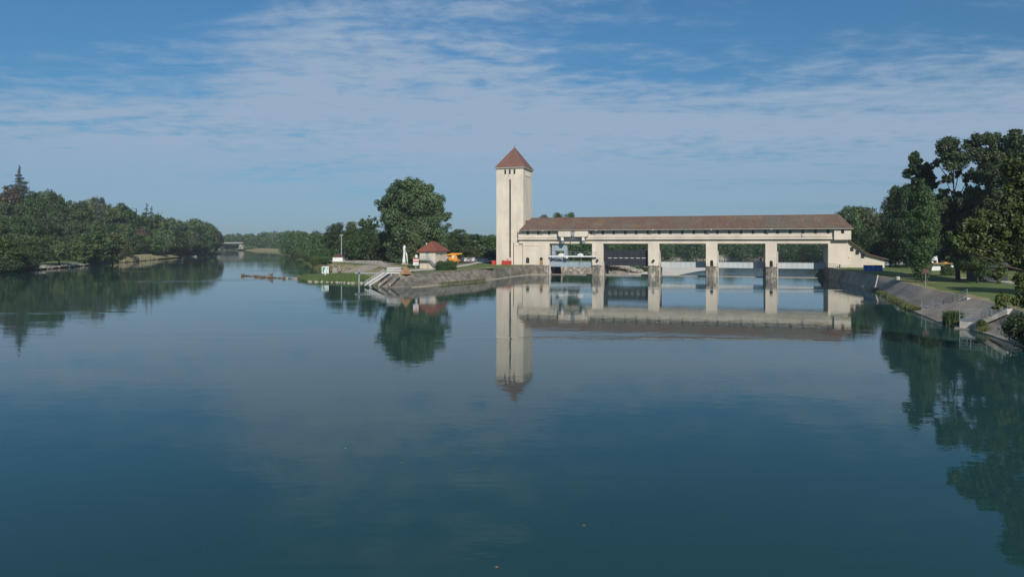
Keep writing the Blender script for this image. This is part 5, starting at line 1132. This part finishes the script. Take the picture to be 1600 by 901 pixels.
for i, (c_, lab) in enumerate(cols): car('parked_car', lab, G(714.5 + i * 6.3, 409.6 - i * .3, 2.9), math.radians(78), c_, 'cars parked beyond the little house')
car('parked_car', 'grey car parked sideways between the car row and the tower', G(753, 408.4, 2.95), math.radians(8), 'silver', 'cars parked beyond the little house')
car('parked_car', 'darker car beside the tower, behind the post', G(764, 407.3, 2.95), math.radians(15), 'grey_dark', 'cars parked beyond the little house')
car('delivery_van', 'white van half hidden between the little house and the orange crane', G(698, 410.5, 2.85), math.radians(5), 'white', van=True)
# orange mobile crane
q = G(709, 411, 2.85); t = thing('mobile_crane', 'orange mobile crane with its boom folded level beyond the shrub', 'crane', q); kk = q.y / F
MB().box(-1.9, 2.1, -1.1, 1.1, .55, 1.2).build('chassis', M['orange'], t); MB().prism([(-.9, 1.203), (1.1, 1.203), (1.3, 1.9), (.9, 2.6), (.6, 3.05), (-.7, 3.05), (-.9, 2.3)], -.9, .7).build('turret', M['orange'], t)
MB().box(-1.75, -.95, -1, .3, 1.25, 2.1).build('cab', M['orange'], t); MB().prism([(-.65, 1.7), (-.2, 1.6), (.25, 2.5), (-.1, 2.75)], -.95, -.903).build('cab_window', M['white'], t)
MB().prism([(-3.0, 2.45), (-.6, 2.8), (2.9, 3.05), (2.9, 3.45), (-.6, 3.5), (-3.0, 2.85)], .0, .5).build('boom', M['orange'], t); MB().tube([(.8, -.2, 1.6), (1.8, .1, 3.0)], .1, 8).build('ram', M['grey_dark'], t)
for x in (-1.5, -.3, 1.5):
    for y in (-1, 1): wh_ = MB().tube([(x, y - .17, .48), (x, y + .17, .48)], .48, 14).build('wheel', M['rubber'], t); MB().tube([(x, y - .18, .48), (x, y + .18, .48)], .22, 8).build('rim', M['orange'], wh_)
MB().box(-.6, .4, -1.3, -1.103, .2, .75).build('step_box', M['rust'], t)
q = G(739, 406.5, 2.95); t = thing('utility_pole', 'short pale concrete pole with crossbar right of the car row', 'pole', q); hq = Z(387.5, q.y) - q.z
MB().tube([(0, 0, -.1), (0, 0, hq)], [.25, .18], 8).build('shaft', M['plaster'], t); MB().box(-.7, .7, -.08, .08, hq - .6, hq - .4).build('crossbar', M['plaster'], t)
q = G(754, 415.5, 2.9); t = thing('path_lamp', 'thin grey lamp post on the grass before the parked cars', 'lamp post', q); hq = Z(402.5, q.y) - q.z
MB().tube([(0, 0, -.1), (0, 0, hq)], .05, 6).build('post', M['grey_dark'], t); MB().tube([(0, 0, hq), (0, 0, hq + .18)], [.18, .1], 8).build('lamp_head', M['grey_dark'], t)
t = thing('satellite_dish', 'white dish on a short pole left of the little house', 'dish', W(650.4, 186, GZ)); MB().tube([(0, 0, -.1), (0, 0, 3.0)], .05, 6).build('pole', M['galv'], t); MB().ball((0, 0, 3.3), (.35, .15, .5), 8, 6).build('dish', M['white'], t)

# floating log boom
lg = [(378, 430.4), (398, 431.6), (408, 432.6), (421, 433.4), (436, 434.2), (451, 435), (467, 435.6)]
for i in range(len(lg) - 1):
    a, b = G(lg[i][0], lg[i][1], .05), G(lg[i + 1][0] - .6, lg[i + 1][1], .05)
    t = thing('floating_log', 'floating log of the boom left of the spit, ' + ('leftmost piece' if i == 0 else ORD[i] + ' piece from the left'), 'log', a, 0, 'logs floating left of the spit'); d = b - a
    MB().tube([(0, 0, .0), d * .5 + Vector((0, 0, .08)), d], [.22, .26, .2], 8).build('log', M['drift'] if i < 4 else M['concrete'], t, smooth=True)
def snag(px, py, h, lab, seed, wd=1.0):
    r = random.Random(seed); t = thing('driftwood', lab, 'driftwood', G(px, py, .1)); mb = MB()
    for k in range(9):
        a_ = r.uniform(0, 6.28); mb.tube([(r.uniform(-.4, .4) * wd, 0, -.1), (math.cos(a_) * .5 * wd, math.sin(a_) * .3, h * r.uniform(.3, 1)), (math.cos(a_) * .7 * wd, math.sin(a_) * .4, h * r.uniform(.5, 1.1))], [.16, .10, .03], 6)
    mb.ball((0, 0, .15), (.55 * wd, .4, .35), 8, 5); mb.build('branches', M['drift'], t)
for px, py, h, lab, s, wd in ((379, 430.5, .7, 'small driftwood tangle at the left end of the boom', 1, .9), (401, 431.8, .6, 'driftwood heap on the boom, second from the left', 2, 1.3), (411, 432.8, .5, 'flat driftwood heap left of the tallest one', 3, 1.8), (422.5, 433.3, 1.4, 'tallest driftwood tangle in the middle of the boom', 4, 1.5), (444, 434.6, .6, 'small stub of driftwood right of the tallest', 5, .7), (466.5, 435.3, 1.1, 'upright driftwood stub at the right end of the boom', 6, .7)): snag(px, py, h, lab, s, wd)

# far bridge over the canal
p0, p1 = W(318, 985, 0), W(381, 985, 0); br = thing('road_bridge', 'pale road bridge crossing the canal far away at left', 'bridge', p0); LB_ = (p1 - p0).length
MB().box(0, LB_ - 2, 0, 9, 10.2, 12.0).build('deck', M['concrete'], br); MB().box(0, LB_ - 2, .3, 8.7, 8.7, 9.897).build('soffit_beam', M['grey_dark'], br)
for x in (LB_ * .35,): MB().box(x, x + 2.4, 1, 8, -1, 8.697).build('pier', M['concrete'], br)
MB().prism([(LB_ - 9, 2), (LB_ - 1, 2), (LB_ - 2, 8.6), (LB_ - 6, 8.6)], .5, 8.5).build('abutment', M['stone'], br)
t = thing('channel_marker', 'thin pole standing by the canal bank far away', 'pole', G(453.5, 392.5, 3)); MB().tube([(0, 0, -1), (0, 0, 8.5)], .22, 6).build('pole', M['plaster'], t); MB().box(-.5, .5, -.1, .1, 7.6, 8.6).build('topmark', M['plaster'], t)
t = thing('rowing_boat', 'small pale boat lying at the reeds of the left bank', 'boat', G(299, 401.0, 0), .2)
mb = MB(); hl = [(-4, 0, .9), (-2.6, -.9, .7), (0, -1.1, .6), (2.6, -.8, .7), (4.2, 0, 1.0), (2.6, .8, .7), (0, 1.1, .6), (-2.6, .9, .7)]; lo4 = [(x * .8, y * .7, -.2) for x, y, z in hl]
for i in range(8): j = (i + 1) % 8; mb.quad(lo4[i], lo4[j], hl[j], hl[i])
mb.quad(*[(x, y, .25) for x, y, z in lo4]); mb.build('hull', M['gravel'], t); MB().box(-.3, .3, -.8, .8, .35, .45).build('thwart', M['drift'], t)

# ================================================================ OBJECTS OF THE RIGHT BANK
def landing(pl, pr, ptop, lab, z0):
    pl, pr, ptop = Vector(pl), Vector(pr), Vector(ptop); d = pr - pl; d.z = 0; L4 = d.length; an_ = math.atan2(d.y, d.x)
    t = thing('stone_landing', lab, 'landing', (pl.x, pl.y, 0), an_); inv = Matrix.Rotation(-an_, 3, 'Z'); tp = inv @ (ptop - Vector((pl.x, pl.y, 0)))
    MB().box(-.1, L4 + .1, 0, 2.6, -.8, z0).build('wall', M['plaster'], t); MB().box(-.5, L4 + .3, -.5, 2.7, -.8, .14).build('footing', M['concrete'], t)
    MB().box(-.15, L4 + .15, -.06, 2.6, z0 + .003, z0 + .14).build('deck', M['galv'], t)
    def rail(P, nm, k):
        mb = MB(); P = [Vector(p) for p in P]
        for h in (.45, .78, 1.08): mb.tube([p + Vector((0, 0, h)) for p in P], .045, 6)
        for a, b in zip(P, P[1:]):
            for j in range(k + 1): c_ = a.lerp(b, j / k); mb.tube([c_, c_ + Vector((0, 0, 1.1))], .04, 5)
        mb.build(nm, M['galv'], t)
    rail([(-.1, 0, z0 + .1), (L4, 0, z0 + .1)], 'platform_railing', 2)
    s0_ = Vector((L4, 0, z0 + .1)); rail([s0_, tp + Vector((0, 0, .12))], 'stair_railing', 5)
    dd = (tp - s0_); nn = 11; mb = MB(); sid = Vector((-dd.y, dd.x, 0)).normalized()
    if sid.y < 0: sid = -sid
    for k in range(nn):
        c_ = s0_ + dd * (k / nn); e_ = s0_ + dd * ((k + 1) / nn); a4 = [c_, e_, e_ + sid * 1.3, c_ + sid * 1.3]; b = len(mb.v)
        mb.v += [(p.x, p.y, c_.z + .2) for p in a4] + [(p.x, p.y, c_.z - .35) for p in a4]
        mb.f += [(b, b + 1, b + 2, b + 3), (b + 4, b + 7, b + 6, b + 5)] + [(b + i, b + 4 + i, b + 4 + (i + 1) % 4, b + (i + 1) % 4) for i in range(4)]
    mb.build('steps', M['plaster'], t)
pl = G(1441, 487.0, .1); pr = W(1474, 92.3, .1); landing(pl, pr, W(1511, 88.5, 2.45), 'farther of the two stone landings with railings on the right bank', .72)
pl = W(1501, 76.5, .1); pr = W(1534, 75.0, .1); landing(pl, pr, W(1574, 73.0, 2.45), 'nearer of the two stone landings with railings, beside the reeds', .95)
# white painted line of steps near the dam
a, b = rwf[27], rcf[27]; a = Vector(a); b = Vector(b); d = b - a; t = thing('slope_steps', 'narrow white edged steps running down the right embankment near the dam', 'steps', a, math.atan2(d.y, d.x)); lh = Vector((d.x, d.y, 0)).length
MB().prism([(0, .1), (lh, d.z + .05), (lh, d.z + .25), (0, .38)], -.09, .09).build('kerb', M['plaster'], t)
# guard rails round the top by the abutment
t = thing('guard_rail', 'thin grey railing on the curved wall at the right end of the dam', 'railing', (0, 0, 0)); mb = MB(); P = [rcf[i] + Vector((0, 0, 0)) for i in range(0, 18)]
for h in (.55, 1.05): mb.tube([p + Vector((0, 0, h)) for p in P], .03, 5)
mb.build('rail', M['galv'], t); mb = MB()
for p in P[::2]: mb.tube([p, p + Vector((0, 0, 1.05))], .03, 5)
mb.build('stanchion', M['galv'], t)
t = thing('hydrant', 'small dark red hydrant at the foot of the right abutment', 'hydrant', dam(s_at(1312, -.8), -.8, 3.05)); MB().tube([(0, 0, 0), (0, 0, .6)], .16, 8).build('barrel', M['brown_sign'], t); MB().ball((0, 0, .68), .2, 8, 5).build('cap', M['brown_sign'], t)
t = thing('concrete_block', 'pale concrete block at the edge of the lawn above the embankment', 'block', W(1402, 133, 2.5)); MB().box(-.35, .35, -.3, .3, -.1, .65).build('block', M['plaster'], t)
# brown board on a post
q = W(1446.5, 112, 2.5); t = thing('brown_sign', 'brown board on a single post at the edge of the right lawn', 'sign', q)
MB().tube([(0, .05, -.2), (0, .05, Z(426, 112) - 2.5)], .06, 6).build('post', M['galv'], t); z0 = Z(427, 112) - 2.5; pn = MB().box(-.52, .52, -.04, .0, z0, z0 + .8).build('board', M['brown_sign'], t); MB().box(-.45, .45, -.055, -.043, z0 + .28, z0 + .4).build('stripe', M['drift'], pn)
# white kiosk with awning on the lawn
q = W(1464, 168, 2.5); t = thing('snack_kiosk', 'white kiosk with a tan canopy between the column tree and round shrub', 'kiosk', q); t.scale = (1.15,) * 3
MB().box(-1.1, .75, 0, 2.2, 0, 1.75).build('cabin', M['white'], t); MB().box(-.2, -.14, -.02, -.003, .05, 1.65).build('door_gap', M['plaster'], t); MB().box(-1.2, 3.0, -.8, 2.4, 1.80, 2.02).build('canopy', M['rust'], t); MB().box(-2.2, 2.0, -.8, 2.4, -.2, .0).build('plinth', M['concrete'], t)
mb = MB(); mb.prism([(-.95, 2.023), (-.6, 2.023), (-.6, 2.6), (.1, 2.6), (.1, 2.023), (.35, 2.023), (.2, 3.5), (-.85, 3.2)], .2, .6); mb.build('roof_sign', M['white'], t)
for x in (2.8,): MB().tube([(x, -.6, 0), (x, -.6, 1.8)], .05, 6).build('post', M['galv'], t)
t = thing('parasol', 'small orange folded parasol over the lawn kiosk', 'parasol', q + Vector((2.3, .4, 0))); MB().tube([(0, 0, 0), (0, 0, 2.5)], .04, 6).build('pole', M['galv'], t); MB().tube([(0, 0, 2.2), (0, 0, 2.45), (0, 0, 2.6)], [.6, .5, .1], 10).build('canopy', M['orange'], t)
t = thing('round_lamp', 'pale globe lamp right of the lawn kiosk canopy', 'lamp', q + Vector((2.9, -1.2, 0))); MB().tube([(0, 0, 0), (0, 0, 1.3)], .04, 6).build('post', M['galv'], t); MB().ball((0, 0, 1.5), .36, 10, 6).build('globe', M['white'], t)
# dark slatted fence shelter
q = W(1553, 128, 2.5); t = thing('slatted_shed', 'dark slatted shed with grey roof in the shade of the lawn trees', 'shed', q)
mb = MB()
for k in range(18): x = -2.4 + k * .28; mb.box(x, x + .2, 0, .08, 0, 2.6)
mb.build('slats', M['grey_dark'], t); MB().box(-2.5, 2.7, .1, 4, 0, 2.6).build('wall', M['grey_dark'], t); MB().prism([(-2.8, 2.61), (3, 2.61), (2.2, 3.5), (-1.8, 3.5)], -.4, 4.4).build('roof', M['grey_dark'], t)
# floating bits on the water
pebbles('flotsam', [G(776, 885, .01), G(627, 722, .01), G(540, 700, .01), G(912, 820, .01), G(1420, 640, .01)], M['drift'], 'tiny leaves floating on the open water', 'leaves', .045)

# ---------------------------------------------------------------- haze
hm_ = bpy.data.materials.new('haze'); hm_.use_nodes = True; t = hm_.node_tree; t.nodes.clear(); o = t.nodes.new('ShaderNodeOutputMaterial'); pv = t.nodes.new('ShaderNodeVolumePrincipled')
pv.inputs['Color'].default_value = (.80, .90, 1.0, 1); pv.inputs['Density'].default_value = .00016; pv.inputs['Anisotropy'].default_value = .1; t.links.new(pv.outputs[0], o.inputs['Volume'])
hb_ = MB().box(-2100, 2100, -700, 2700, -6, 75).build('haze', hm_); tag(hb_, 'thin blue summer haze over the river', 'haze', kind='stuff')
